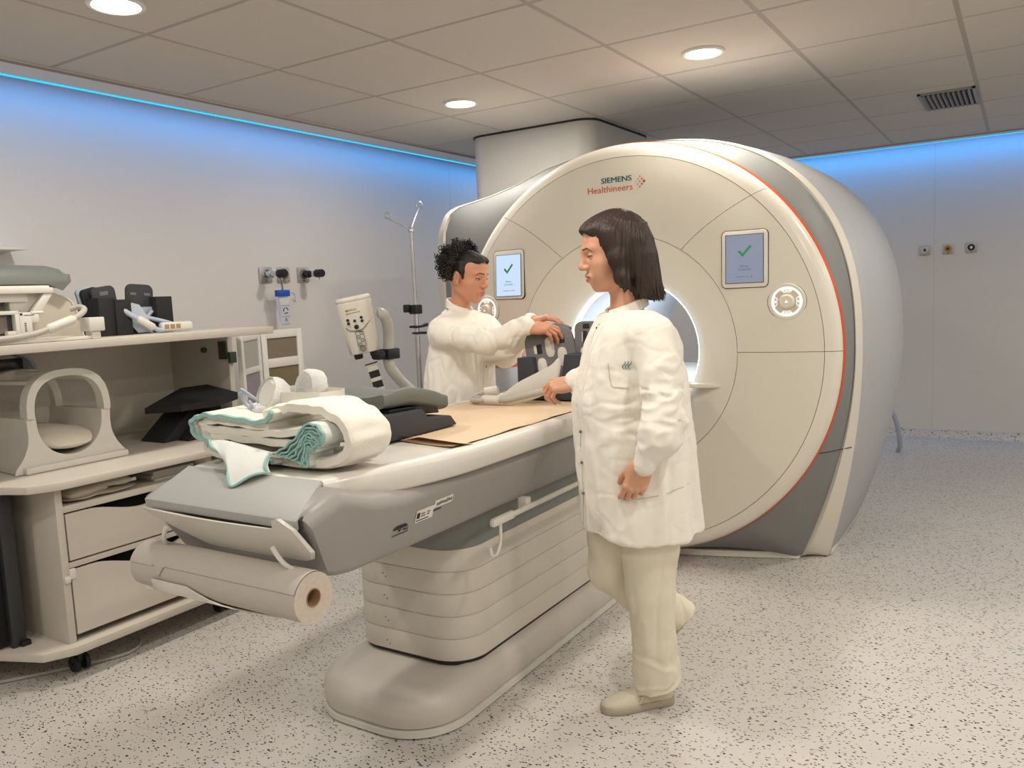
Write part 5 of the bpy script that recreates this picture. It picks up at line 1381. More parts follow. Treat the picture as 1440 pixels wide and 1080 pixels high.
g = G()
for k in range(4): g.tube([(hx + .02, hy + .42, .10), (hx + .02 + .25 * math.cos(PI / 4 + k * PI / 2), hy + .42 + .25 * math.sin(PI / 4 + k * PI / 2), .055)], .018, 8)
fb_ = out('foot_frame', g, M_INJARM, inj)
for k in range(4): out('caster', G().lathe([(.0001, -.014), (.027, -.014), (.027, .014), (.0001, .014)], (hx + .02 + .25 * math.cos(PI / 4 + k * PI / 2), hy + .42 + .25 * math.sin(PI / 4 + k * PI / 2), .0285), 'y', 16), M_BLACK, inj)
Ml = Matrix.Translation((hx + .01, hy + .055, 1.095)) @ Matrix.Rotation(rad(38), 4, 'Z') @ Matrix.Rotation(rad(-14), 4, 'Y')
lb = out('label_strip', G().box((-.024, -.001, -.19), (.024, .001, .0), M=Ml), M_STICK, inj, label='hanging white label strip')
g = G().box((-.03, -.003, -.003), (.03, .002, .002), M=Ml); 
for k in range(3):
    z = -.052 - k * .05; g.box((-.024, -.0022, z - .016), (.024, -.0012, z + .016), M=Ml)
out('dark_block', g, M_INK, lb, label='dark printed blocks')
# ---------------------------------------------------------------- drip stand
PX, PY = -2.90, 3.617
iv = thing('drip_stand', 'tall steel drip stand with two looped hooks against the blue wall', 'drip stand', (PX, PY, 0))
out('pole', G().tube([(PX, PY, .05), (PX, PY, 1.30)], .0145, 14).tube([(PX, PY, 1.29), (PX, PY, 1.772)], .0105, 14), M_STEEL, iv)
rx, ry = .80, .60  # across the view
def hook(dx, dz, s):
    tip = Vector((PX + rx * dx, PY + ry * dx, 1.772 + dz))
    pth = [(PX, PY, 1.765), (PX + rx * dx * .5, PY + ry * dx * .5, 1.772 + dz * .5), tuple(tip)]
    loop = [(tip.x + rx * (.016 * math.cos(a) - .016) * -s * 0 + rx * .016 * math.sin(a), tip.y + ry * .016 * math.sin(a), tip.z + .016 - .016 * math.cos(a)) for a in [s * PI * 2 * k / 14 for k in range(13)]]
    return out('hook', G().tube(pth + loop, .004, 8), M_STEEL, iv, label='steel hook ending in a loop')
hook(-.125, .062, -1); hook(.053, .115, 1)
out('hub', G().lathe([(.0001, 1.752), (.016, 1.754), (.018, 1.768), (.012, 1.78), (.0001, 1.782)], (PX, PY, 0), 'z', 16), M_STEEL, iv)
out('clamp', G().box((PX - .028, PY - .028, 1.30), (PX + .028, PY + .028, 1.352), .006).box((PX - .055, PY - .045, 1.31), (PX - .02, PY - .015, 1.355), .006), M_BLACK, iv, label='black clamp with a knob')
out('clip', G().box((PX - .03, PY - .03, 1.222), (PX + .028, PY + .024, 1.236), .004).tube([(PX + .03, PY + .02, 1.232), (PX + .055, PY + .035, 1.24)], .009, 8), M_BLACK, iv, label='thin black clip')
out('clip', G().box((PX - .012, PY - .03, 1.188), (PX + .10, PY + .05, 1.199), .003), M_BLACK, iv, label='thin black clip bar')
g = G()
for k in range(5): a = 2 * PI * k / 5; g.tube([(PX, PY, .09), (PX + .14 * math.cos(a), PY + .14 * math.sin(a), .075), (PX + .28 * math.cos(a), PY + .28 * math.sin(a), .06)], .014, 8)
ft = out('foot', g, M_STEEL, iv)
for k in range(5): a = 2 * PI * k / 5; out('caster', G().lathe([(.0001, -.012), (.028, -.012), (.028, .012), (.0001, .012)], (PX + .28 * math.cos(a), PY + .28 * math.sin(a), .0285), 'y', 16), M_BLACK, iv)
# white bent leg by the scanner
out('bent_tube', G().tube(smooth_path([(-.98, 6.78, .43), (-.90, 6.80, .41), (-.845, 6.85, .34), (-.815, 6.93, .20), (-.81, 7.0, .06), (-.83, 7.05, .009)], 8), .018, 10), M_COILLT, label='pale bent tube standing on the floor beyond the scanner housing', cat='tube')
# ---------------------------------------------------------------- people
class Pose:
    """frame of a standing person: u across the view, w away, z up; f = heading of the chest"""
    def __init__(s, O):
        s.O = np.array([O[0], O[1], 0.0]); d = s.O / np.linalg.norm(s.O)
        s.w = d; s.u = np.array([d[1], -d[0], 0.0])
    def p(s, q): return s.O + s.u * q[0] + s.w * q[1] + np.array([0, 0, q[2]])
    def d(s, q): v = s.u * q[0] + s.w * q[1] + np.array([0, 0, q[2]]); return v / np.linalg.norm(v)

class HeadFrame:
    def __init__(s, o, f, pitch, roll=0.0, k=1.0):
        f = np.array(f, float); f /= np.linalg.norm(f); z = np.array([0, 0, 1.0]); l = np.cross(z, f)
        f2 = f * math.cos(pitch) - z * math.sin(pitch); z2 = z * math.cos(pitch) + f * math.sin(pitch)
        l2 = l * math.cos(roll) + z2 * math.sin(roll); z3 = z2 * math.cos(roll) - l * math.sin(roll)
        s.o = np.array(o, float); s.R = np.array([f2, l2, z3]); s.k = k
    def p(s, q): return s.o + s.k * (np.array(q, float) @ s.R)
    def inv(s, V): return ((V - s.o) @ s.R.T) / s.k

def build_head(S, H, slit=.0030, slit_z=.1095, neck=None, neck_r=(.050, .054), fat=1.0):
    k = H.k
    E = lambda c, r, kk=.01, op='+': S.ell(H.p(c), np.array(r) * k, H.R, kk * k, op)
    Cn = lambda a, b, ra, rb, kk=.01, op='+': S.cone(H.p(a), H.p(b), ra * k, rb * k, kk * k, op)
    E((-.014, 0, .140), (.096, .073, .086), .0)
    E((.030, 0, .138), (.060, .060, .072), .03)
    E((.034, 0, .080), (.056, .054 * fat, .066), .03)
    for s in (-1, 1):
        Cn((-.012, .048 * s * fat, .058), (.056, .016 * s, .017), .020, .0175, .022)
        E((.050, .041 * s, .080), (.028, .022, .024), .018)
        E((.055, .034 * s, .05), (.024, .02 * fat, .024), .02)
    E((.066, 0, .0165), (.020, .021, .0165), .018)
    E((.079, 0, .049), (.0185, .026, .024), .014)
    for s in (-1, 1):
        Cn((.070, .043 * s, .1335), (.088, .008 * s, .1305), .0085, .0095, .014)
        E((.098, .0315 * s, .1115), (.0165, .0175, .0125), .012, '-')
    Cn((.085, 0, .130), (.1045, 0, .089), .0078, .0098, .012)
    E((.1070, 0, .0825), (.0112, .0112, .0105), .008)
    for s in (-1, 1):
        E((.0970, .0118 * s, .0790), (.0100, .0072, .0072), .006)
        E((.1015, .0062 * s, .0715), (.004, .0035, .003), .002, '-')
        Cn((.086, .0225 * s, .0490), (.0965, .004 * s, .0545), .0040, .0052, .007)
        Cn((.085, .0205 * s, .0455), (.0940, .0, .0415), .0044, .0066, .007)
        S.ell(H.p((.0735, .0315 * s, .1115)), np.array((.0142, .0142, .0142)) * k, None, .003 * k)
        E((.0875, .0318 * s, slit_z), (.0075, .0122, slit), .001, '-')
        # ear
        E((-.010, .0735 * s, .100), (.019, .0085, .031), .006)
        E((-.006, .080 * s, .104), (.0095, .0055, .017), .004, '-')
        E((-.003, .0715 * s, .075), (.009, .007, .010), .006)
    E((.1005, 0, .0482), (.013, .0245, .0011), .0016, '-')
    if neck is not None:
        a = H.p((-.028, 0, .055)); S.cone(a, neck, neck_r[0], neck_r[1], .028)

def face_materials(V, Q, H, brow=True):
    """0 skin, 1 lips, 2 brow"""
    c = V[Q].mean(1); q = H.inv(c); mi = np.zeros(len(Q), np.int32)
    f, l, z = q[:, 0], np.abs(q[:, 1]), q[:, 2]
    up = (z > .0482) & (z < .0585 - .38 * np.maximum(l - .005, 0)); lo = (z <= .0482) & (z > .0365 + .42 * np.maximum(l - .006, 0))
    mi[(f > .083) & (l < .0235) & (up | lo)] = 1
    if brow:
        zc = .1335 + .10 * (l - .012) - 3.2 * np.maximum(l - .034, 0) ** 1.3
        mi[(f > .055) & (l > .012) & (l < .049) & (np.abs(z - zc) < .0028 - .04 * np.maximum(l - .03, 0))] = 2
        mi[(f > .06) & (np.abs(l - .0318) < .0135) & (np.abs(z - .1125 + 12 * (l - .0318) ** 2) < .0017)] = 2
    return mi

def eyes(H, parent, look):
    for s in (-1, 1):
        c = H.p((.0738, .0315 * s, .1115)); M = Matrix.Translation(c) @ Matrix([list(r) + [0] for r in H.R.T] + [[0, 0, 0, 1]])
        e = out('eye', G().ell((0, 0, 0), (.0128 * H.k,) * 3, n=16, M=M), M_EYEW, parent)
        dv = Vector((1, .0, look)).normalized()
        g = G().lathe([(.0001, .0131 * H.k), (.0058 * H.k, .0119 * H.k)], (0, 0, 0), 'z', 16, M=M @ dv.to_track_quat('Z', 'Y').to_matrix().to_4x4())
        out('iris', g, M_EYED, e)

def build_hand(S, W, d, n, tside, curl, spread=.0, k=1.0, thumb=(.55, .5, .35)):
    """W wrist, d towards the knuckles, n back of the hand, tside +1/-1 picks which side the thumb is on"""
    W = np.array(W, float); d = np.array(d, float); d /= np.linalg.norm(d); n = np.array(n, float); n -= d * (n @ d); n /= np.linalg.norm(n)
    t = np.cross(d, n) * tside
    P = lambda a, b, c: W + k * (d * a + t * b + n * c)
    R = np.array([d, t, n])
    S.ell(P(.046, .0, -.001), np.array((.050, .037, .0135)) * k, R, .006)
    S.cone(P(-.012, 0, 0), P(.012, 0, 0), .0215 * k, .0245 * k, .012)
    S.ell(P(.034, .020, -.009), np.array((.034, .018, .0135)) * k, R, .01)
    S.ell(P(.038, -.024, -.008), np.array((.036, .014, .012)) * k, R, .01)
    base = [(.084, .0275), (.089, .0095), (.084, -.0085), (.075, -.0255)]
    lens = [(.040, .0245, .0185), (.0445, .027, .019), (.041, .0255, .0185), (.032, .0195, .0165)]
    for i in range(4):
        c = curl[i]; p = P(base[i][0], base[i][1], .001); S.cone(P(.03, base[i][1] * .7, 0), p, .0105 * k, .0105 * k, .008)
        S.ell(p + n * .002 * k, np.array((.011, .0098, .0105)) * k, R, .005)
        a = 0.0; fan = (1.5 - i) * spread
        rr = [.0092, .0084, .0076, .0066]
        if i == 3: rr = [r * .88 for r in rr]
        for j in range(3):
            a += c[j]; dd = (d * math.cos(a) - n * math.sin(a)); dd = dd * math.cos(fan) + t * math.sin(fan)
            q = p + dd * lens[i][j] * k; S.cone(p, q, rr[j] * k, rr[j + 1] * k, .0025); p = q
    a, b, c = thumb
    p0 = P(.018, .020, -.008); p1 = P(.046, .036, -.016)
    dd = d * math.cos(a) + t * math.sin(a) * .55 - n * math.sin(b); dd /= np.linalg.norm(dd); p2 = p1 + dd * .031 * k
    dd2 = dd * math.cos(c) + d * math.sin(c) * .6 - t * math.sin(c) * .8; dd2 /= np.linalg.norm(dd2); p3 = p2 + dd2 * .025 * k
    S.cone(p0, p1, .0155 * k, .0125 * k, .008); S.cone(p1, p2, .0115 * k, .0098 * k, .004); S.cone(p2, p3, .0098 * k, .0078 * k, .003)
    return W

def join(parts):
    Vs, Qs, Ms, b = [], [], [], 0
    for V, Q, m in parts:
        Vs.append(V); Qs.append(Q + b); Ms.append(m); b += len(V)
    return np.concatenate(Vs), np.concatenate(Qs), np.concatenate(Ms)

def fold(V, N, amp, fx, seed, dirv=None, mask=None):
    """cloth creases: ridged noise pushed along the normals"""
    out_ = V.copy(); f = np.array(fx)
    for i in range(len(V)):
        q = Vector((V[i] * f).tolist()) + Vector((seed, seed * .7, 0))
        a = noise.noise(q) + .5 * noise.noise(q * 2.1 + Vector((7, 3, 1)))
        r = (.5 - abs(a)) * 1.2
        m = 1.0 if mask is None else mask[i]
        out_[i] += N[i] * (amp * m * r)
    return out_

def crease(V, N, amp, fx, seed, w=.10, mask=None):
    """thin sharp valleys with a soft ridge beside them, like creased cotton"""
    out_ = V.copy(); f = np.array(fx)
    for i in range(len(V)):
        q = Vector((V[i] * f).tolist()) + Vector((seed, seed * .7, 0))
        a = noise.noise(q) + .25 * noise.noise(q * 2.3 + Vector((7, 3, 1)))
        r = -math.exp(-(a / w) ** 2) + .55 * math.exp(-((a - 1.9 * w) / w) ** 2)
        out_[i] += N[i] * (amp * (1.0 if mask is None else mask[i]) * r)
    return out_

def cloth(name, S, mats, parent, amp=.0, fx=(9, 9, 5), seed=0, smooth=1, mask=None, label=None):
    V, Q = S.mesh(); V = relax(V, Q, smooth)
    if amp:
        m = mask(V) if mask else None
        V = fold(V, normals(V, Q), amp, fx, seed, mask=m); V = relax(V, Q, 1, .3)
    return raw(name, V, Q, mats, parent, label=label)

def shoe(parent, heel, toe, up=(0, 0, 1), name='shoe', label=None):
    heel = np.array(heel, float); toe = np.array(toe, float); f = toe - heel; L = np.linalg.norm(f); f /= L; up = np.array(up, float); up -= f * (up @ f); up /= np.linalg.norm(up); l = np.cross(up, f)
    P = lambda a, b, c: tuple(heel + f * a * L + l * b + up * c)
    st = [(.0, .018, .05), (.03, .028, .066), (.12, .034, .074), (.28, .034, .078), (.42, .036, .070), (.58, .042, .060), (.74, .045, .052), (.87, .040, .044), (.96, .027, .034), (1.0, .012, .026)]
    rings = []; ring2 = []
    for a, w_, h in st:
        rings.append([P(a, w_ * .92 * math.copysign(abs(math.cos(q)) ** .75, math.cos(q)), .022 + (h - .022) * max(0, math.sin(q)) ** .8 if math.sin(q) > 0 else .020) for q in [2 * PI * k / 24 for k in range(24)]])
        ring2.append([P(a * 1.03 - .015, b * (w_ + .002), c) for b, c in ((-.93, .001), (-1, .006), (-1, .022), (-.9, .026), (.9, .026), (1, .022), (1, .006), (.93, .001))])
    o = out(name, G().loft(rings), M_SHOE, parent, label=label, ang=60)
    out('sole', G().loft(ring2), M_SOLE, o, ang=50, label='darker sole')
    g = G().tube([P(.52, -.041, .030), P(.46, -.036, .055), P(.42, 0, .074), P(.46, .036, .055), P(.52, .041, .030)], .003, 6)
    out('strap', g, M_SHOE, o)
    return o
ARR = np.array
# ================================================================ person walking past the table
P1 = Pose((-1.067, 2.32))
phi = rad(22); F1 = -P1.u * math.cos(phi) - P1.w * math.sin(phi); L1 = -P1.w * math.cos(phi) + P1.u * math.sin(phi)
per1 = thing('person', 'person with straight shoulder-length brown hair in white coat and cream trousers, walking', 'person', tuple(P1.p((.03, .10, 0))))
# --- body: head and neck, hands, hidden torso and limbs
hf = -P1.u * math.cos(rad(13)) - P1.w * math.sin(rad(13))
H1 = HeadFrame(P1.p((.014, .10, 1.390)), hf, rad(9), 0, 1.04)
o_ = P1.p((.02, .10, 1.45))
S = SDF(o_ - ARR((.17, .17, .20)), o_ + ARR((.17, .17, .19)), .0022)
build_head(S, H1, .0030, .1080, P1.p((.032, .10, 1.27)), (.050, .056), 1.04)
V, Q = S.mesh(); V = relax(V, Q, 1, .35); parts = [(V, Q, face_materials(V, Q, H1))]
def hand_part(c, fn, res=.0021, r=.14):
    S = SDF(ARR(c) - r, ARR(c) + r, res); fn(S); V, Q = S.mesh(); V = relax(V, Q, 1, .4); return (V, Q, np.zeros(len(Q), np.int32))
wN = P1.p((.060, -.150, .868))
parts.append(hand_part(wN + ARR((0, 0, -.08)), lambda S: build_hand(S, wN, P1.d((-.30, .06, -.95)), P1.d((.05, -1, -.05)), 1, [(.42, .62, .4), (.55, .68, .45), (.62, .72, .5), (.68, .78, .5)], .03, .97, (.5, .75, .3))))
wF = P1.p((-.150, .262, 1.075))
parts.append(hand_part(wF + P1.d((-1, 0, -.2)) * .07, lambda S: build_hand(S, wF, P1.d((-.93, .05, -.20)), P1.d((-.15, -.55, .82)), 1, [(.55, .65, .4), (.72, .8, .5), (.85, .85, .5), (.95, .9, .5)], .05, .97, (.1, .95, .5))))
S = SDF(P1.O + ARR((-.42, -.42, .05)), P1.O + ARR((.42, .46, 1.34)), .007)
Z1 = [.60, .75, .90, 1.03, 1.12, 1.2, 1.25, 1.285, 1.31]
CU = [.050, .046, .040, .037, .040, .045, .045, .040, .034]
A1 = [.184, .183, .184, .183, .166, .146, .124, .098, .078]
B1 = [.212, .200, .182, .166, .162, .166, .172, .155, .105]
cc = [P1.p((u_, .10, 0)) for u_ in CU]
S.stack(Z1, [c[0] for c in cc], [c[1] for c in cc], [a * .72 for a in A1], [b * .72 for b in B1], F1, .01)
S.chain([P1.p((.10, -.03, 1.24)), P1.p((.122, -.125, .99)), P1.p((.062, -.150, .875))], [.045, .04, .026], .03)
S.chain([P1.p((-.02, .24, 1.24)), P1.p((-.085, .27, 1.04)), wF], [.045, .04, .026], .03)
S.chain([P1.p((.075, .03, .72)), P1.p((.078, .03, .41)), P1.p((.085, .055, .08))], [.075, .052, .036], .03)
S.chain([P1.p((-.01, .17, .72)), P1.p((-.045, .168, .41)), P1.p((.165, .222, .245))], [.075, .052, .034], .03)
V, Q = S.mesh(); V = relax(V, Q, 2); parts.append((V, Q, np.zeros(len(Q), np.int32)))
V, Q, mi = join(parts)
body1 = raw('body', V, Q, [M_SKIN, M_LIP, M_BROW], per1, mi)
eyes(H1, per1, -.35)
# --- coat
def coat_stack(S, Zs, cu, a, b, P, w0, F, k=.02, p=2.25):
    c = [P.p((u_, (w0 if not isinstance(w0, list) else w0[i]), 0)) for i, u_ in enumerate(cu)]
    S.stack(Zs, [q[0] for q in c], [q[1] for q in c], a, b, F, k, p=p)
S = SDF(P1.O + ARR((-.46, -.46, .56)), P1.O + ARR((.46, .52, 1.36)), .0052)
coat_stack(S, [.615] + Z1[1:], CU, A1, B1, P1, .10, F1)
S.cone(P1.p((.100, -.030, 1.243)), P1.p((-.01, .235, 1.245)), .058, .060, .04)
S.chain([P1.p((.105, -.040, 1.235)), P1.p((.120, -.092, 1.12)), P1.p((.124, -.125, 1.0)), P1.p((.108, -.143, .945))], [.066, .059, .064, .063], .010)
S.chain([P1.p((.108, -.143, .945)), P1.p((.082, -.148, .912))], [.064, .046], .01)
S.chain([P1.p((.077, -.149, .908)), P1.p((.063, -.150, .866))], [.0395, .0375], .004)
S.chain([P1.p((-.015, .235, 1.225)), P1.p((-.075, .27, 1.05)), P1.p((-.115, .268, 1.058))], [.072, .066, .058], .022)
S.chain([P1.p((-.115, .268, 1.058)), P1.p((-.128, .265, 1.066)), P1.p((-.152, .262, 1.074))], [.055, .037, .035], .006)
def hem_wave(V):
    zt = np.clip((1.30 - V[:, 2]) / .15, 0, 1); return .35 + .65 * zt
coat1 = None
V, Q = S.mesh(); V = relax(V, Q, 1)
d0 = V - P1.O; ang_ = np.arctan2(d0 @ P1.w - .10, d0 @ P1.u - .045)
low = np.clip((.95 - V[:, 2]) / .35, 0, 1)
N = normals(V, Q); N[:, 2] *= .3
V = V + N * (low * (.007 * np.sin(ang_ * 7 + 1.0 + 2 * V[:, 2]) + .003 * np.sin(ang_ * 13 - 3 * V[:, 2])))[:, None]
V[:, 2] += .018 * np.cos(ang_ - 2.2) * np.clip((.74 - V[:, 2]) / .12, 0, 1)
V = fold(V, normals(V, Q), .011, (8, 8, 2.6), 2.3, mask=hem_wave(V)); slv = np.clip((-.055 - d0 @ P1.w) / .03, 0, 1) * np.clip((1.2 - V[:, 2]) / .1, 0, 1) * np.clip((V[:, 2] - .90) / .03, 0, 1); V = fold(V, normals(V, Q), .012, (7, 7, 17), 5.1, mask=slv); V = fold(V, normals(V, Q), .0022, (22, 22, 9), 6.1, mask=hem_wave(V)); V = crease(V, normals(V, Q), .0062, (6, 6, 2.2), 12.4, .09, mask=hem_wave(V)); V = crease(V, normals(V, Q), .0055, (8, 8, 14), 3.9, .10, mask=.25 + .75 * slv); V = relax(V, Q, 1, .25)
coat1 = raw('coat', V, Q, M_COAT, per1)
from mathutils.bvhtree import BVHTree
bv1 = BVHTree.FromPolygons([tuple(v) for v in V], [tuple(q) for q in Q])
def on_coat(bv, P, c0, F, L, a, z, side=1, off=.002):
    """point on the coat reached from the wearer's side; a metres ahead of the middle"""
    o = Vector((P.p((c0[0], c0[1], 0)) + F * a + L * .6 * side).tolist()); o.z = z
    h = bv.ray_cast(o, Vector((-L * side).tolist()))
    if h[0] is None: return o - Vector((L * .4 * side).tolist())
    return h[0] + h[1] * off * (1 if h[1].dot(Vector((L * side).tolist())) > 0 else -1)
oc1 = lambda a, z, off=.002: on_coat(bv1, P1, (.045, .10), F1, L1, a, z, 1, off)
# collar band
def collar(parent, P, c, r, zf, h, F, name='collar', tilt=.45, m=None):
    g = G(); rows = []
    L = np.cross(ARR((0, 0, 1.0)), F)
    for k in range(40):
        a = rad(14) + (2 * PI - rad(28)) * k / 39
        q = P.p((c[0], c[1], 0)) + F * r * 1.05 * math.cos(a) + L * r * math.sin(a); z = zf + tilt * r * (1 - math.cos(a))
        o_ = (F * math.cos(a) + L * math.sin(a)) * .005
        rows.append([(q[0] + o_[0] * 1.8, q[1] + o_[1] * 1.8, z), (q[0] + o_[0], q[1] + o_[1], z + h), (q[0], q[1], z + h + .002), (q[0] - o_[0], q[1] - o_[1], z + h), (q[0] - o_[0], q[1] - o_[1], z)])
    return out(name, g.loft(rows), m or M_COAT, parent, ang=50)
collar(coat1, P1, (.030, .10), .061, 1.283, .034, F1, tilt=.42)
# front placket, painted shade of the opening, zip pull, pocket and the little emblem
def front_line(a_off, z, off):
    i = np.interp(z, Z1, range(len(Z1)))
    o = Vector((P1.p((.045, .10, 0)) + F1 * .6 + L1 * a_off).tolist()); o.z = z
    h = bv1.ray_cast(o, Vector((-F1).tolist()))
    return (h[0] + Vector((F1 * off).tolist())) if h[0] is not None else o
def strip(z0, z1, l0, l1, off, n=40):
    rows = []
    for k in range(n + 1):
        z = z0 + (z1 - z0) * k / n; a = front_line(l0, z, off); b = front_line(l1, z, off)
        rows.append([tuple(a - Vector((F1 * .006).tolist())), tuple(a), tuple(b), tuple(b - Vector((F1 * .006).tolist()))])
    return G().loft(rows)
out('placket', strip(.635, 1.272, .004, .036, .0035), M_COAT, coat1, label='stitched front band')
out('zip_line', strip(.98, 1.278, .0, .004, .0035), mat('zip_white', (206, 200, 186), .6), coat1)
out('gap_shade', strip(.635, .98, .0, .012, .002), mat('coat_gap_shade', (168, 160, 152), .9), coat1, label='grey strip painted as shade in the open lower front')  # grey strip paints the shade of the gap below the zip
zp = front_line(.002, 1.268, .006)
out('zip_pull', G().tube([zp, zp + Vector((0, 0, -.016)), zp + Vector((.004, -.002, -.026))], [.0035, .0028, .0035], 8).ell((zp + Vector((.002, -.001, -.03))), (.0055, .003, .007), n=10), mat('zip_metal', (120, 100, 84), .35, metal=.8), coat1)
g = G()
for z in (.94, .84, .74): q = front_line(.020, z, .0045); g.ell(q, (.005, .005, .005), n=10)
out('snap_button', g, M_COILGREY, coat1)
pk = [(.128, 1.16), (.124, 1.095), (.120, 1.088), (.074, 1.083)]
pts = []
for i in range(len(pk) - 1):
    for t in range(8): pts.append(oc1(pk[i][0] + (pk[i + 1][0] - pk[i][0]) * t / 8, pk[i][1] + (pk[i + 1][1] - pk[i][1]) * t / 8, .0008))
out('pocket_seam', G().tube(pts, .0014, 6), mat('seam_beige', (196, 188, 172), .9), coat1)  # darker beige line along the stitched pocket
pts = [oc1(-.10 + .03 * t, .775 - .005 * t, .0008) for t in range(7)]
out('hip_seam', G().tube(pts, .0013, 6), bpy.data.materials['seam_beige'], coat1)
g = G()
for k, (a0, col) in enumerate([(.088, 0), (.080, 0), (.072, 0)]):
    pts = []
    for t in range(13):
        s_ = t / 12; pts.append(oc1(a0 - .0040 * math.sin(s_ * 2 * PI + .6), 1.166 - .026 * s_, .0010))
    g.tube(pts, [.0006 + .0011 * math.sin(PI * t / 12) for t in range(13)], 6)
out('emblem', g, mat('emblem_teal', (96, 140, 140), .7), coat1, label='three small grey-teal S-shaped strokes on the breast')
def trim_plane(S, c, n, r):
    """cuts a trouser leg off square inside a ball round c, beyond the plane with normal n"""
    c = ARR(c); n = ARR(n) / np.linalg.norm(n)
    def fn(X, Y, Z): return np.maximum(-((X - c[0]) * n[0] + (Y - c[1]) * n[1] + (Z - c[2]) * n[2]), np.sqrt((X - c[0]) ** 2 + (Y - c[1]) ** 2 + (Z - c[2]) ** 2) - r)
    S.put(fn, c - r, c + r, .004, '-')
# --- trousers
S = SDF(P1.O + ARR((-.40, -.40, .05)), P1.O + ARR((.42, .46, .76)), .0052)
S.chain([P1.p((.080, .045, .72)), P1.p((.080, .032, .56)), P1.p((.078, .028, .41)), P1.p((.085, .040, .24)), P1.p((.092, .052, .14)), P1.p((.098, .058, .06))], [.105, .094, .078, .071, .073, .078], .012)
S.chain([P1.p((-.005, .165, .72)), P1.p((-.028, .165, .56)), P1.p((-.045, .165, .44)), P1.p((.045, .195, .350)), P1.p((.190, .230, .240))], [.105, .094, .080, .072, .060], .02)
trim_plane(S, P1.p((.094, .055, .074)), P1.d((.30, .05, -1)), .14)
trim_plane(S, P1.p((.192, .230, .238)), P1.d((.62, .10, -.62)), .105)
def tmask(V): return .3 + .7 * np.clip((.62 - V[:, 2]) / .4, 0, 1)
V, Q = S.mesh(); V = relax(V, Q, 1); 
V = fold(V, normals(V, Q), .008, (7, 7, 2.4), 8.2, mask=tmask(V)); V = crease(V, normals(V, Q), .005, (6, 6, 9), 6.6, .10, mask=np.clip((.30 - V[:, 2]) / .12, .12, 1)); V = crease(V, normals(V, Q), .0035, (9, 9, 3), 1.6, .10, mask=tmask(V)); V = relax(V, Q, 1, .25)
raw('trousers', V, Q, M_TROU, per1)
# pressed seam on the near leg
shoe(per1, P1.p((.140, .095, .0)), P1.p((-.088, .012, .0)), label='cream slip-on shoe planted on the floor')
shoe(per1, P1.p((.218, .238, .245)), P1.p((.070, .19, .080)), up=P1.d((-.75, .0, .66)) , label='cream shoe of the trailing raised foot')
# --- hair
S = SDF(H1.p((0, 0, .1)) - .26, H1.p((0, 0, .1)) + .24, .0028)
S.ell(H1.p((-.014, 0, .148)), ARR((.099, .084, .089)) * 1.04, H1.R, .0)
S.ell(H1.p((.036, 0, .186)), ARR((.058, .060, .034)) * 1.04, H1.R, .022)
S.ell(H1.p((.066, 0, .184)), ARR((.026, .044, .010)) * 1.04, H1.R, .014)
hcu, hcw = .078, .102
fh = -hf
Zh = [1.358, 1.38, 1.43, 1.49, 1.54, 1.58]
ch = [P1.p((u_, .102, 0)) for u_ in (.090, .085, .076, .066, .055, .045)]
S.stack(Zh, [c[0] for c in ch], [c[1] for c in ch], [.052, .056, .060, .063, .062, .045], [.088, .090, .090, .089, .082, .060], hf, .03, p=2.2)
# side curtains in front of the ears
for s in (-1, 1):
    S.chain([H1.p((.016, .066 * s, .165)), H1.p((.016, .078 * s, .09)), H1.p((.012, .082 * s, .03)), H1.p((.004, .084 * s, .002))], [.027, .021, .018, .014], .02)
for s in (-1, 1): S.ell(H1.p((-.014, .074 * s, .085)), ARR((.034, .016, .060)), H1.R, .015)
# keep the face and the throat clear
S.ell(H1.p((.104, 0, .088)), ARR((.076, .086, .101)) * 1.04, H1.R, .010, '-')
S.cone(P1.p((-.03, .10, 1.28)), P1.p((-.03, .10, 1.42)), .058, .05, .006, '-')
V, Q = S.mesh(); V = relax(V, Q, 1)
N = normals(V, Q); loc = V - P1.p((.05, .10, 0))
for i in range(len(V)):
    v = Vector(V[i].tolist()); a_ = math.atan2(loc[i][1], loc[i][0])
    s1 = noise.noise(Vector((a_ * 14, v.z * 5, loc[i][0] * 8))); s2 = noise.noise(Vector((a_ * 46, v.z * 7, 3.3)))
    V[i] += N[i] * (.0045 * s1 + .0028 * s2)
    if v.z < 1.40: V[i][2] += .022 * (1.40 - v.z) / .04 * noise.noise(Vector((a_ * 24, 1.7, 0)))
raw('hair', V, Q, M_HAIR, per1, label='dark brown straight hair')
g = G(); random.seed(3)
for k in range(150):   # loose strands that break up the outline
    a = rad(40 + 280 * random.random()); 
    base_ = P1.p((.084, .102, 0)); f_, l_ = hf, np.cross(ARR((0, 0, 1.0)), hf)
    q0 = base_ + f_ * .046 * math.cos(a) + l_ * .078 * math.sin(a); q1 = base_ + (f_ * .054 * math.cos(a) + l_ * .090 * math.sin(a)) * random.uniform(.96, 1.06) + P1.u * random.uniform(.002, .016)
    zt = 1.43 + .05 * random.random(); zb_ = 1.358 - .022 * random.random()
    if math.cos(a) > .30: continue
    g.tube(smooth_path([(q0[0], q0[1], zt), ((q0[0] + q1[0]) / 2, (q0[1] + q1[1]) / 2, (zt + zb_) / 2), (q1[0], q1[1], zb_)], 4), [.0012] * 8 + [.0004], 4)
out('loose_strands', g, M_HAIR, per1, ang=80)
# ring on the far hand
rp = wF + P1.d((-.93, .05, -.20)) * .098 + P1.d((-.1, -.5, -.5)) * .006
out('finger_ring', G().tube([tuple(rp + P1.d((0, -.8, .6)) * .0098 * math.cos(a) + P1.d((.5, .4, .6)) * .0098 * math.sin(a)) for a in [2 * PI * k / 18 for k in range(18)]], .0014, 6, closed=True), M_GOLD, per1)

def lerp(a, b, t): return a + (b - a) * t
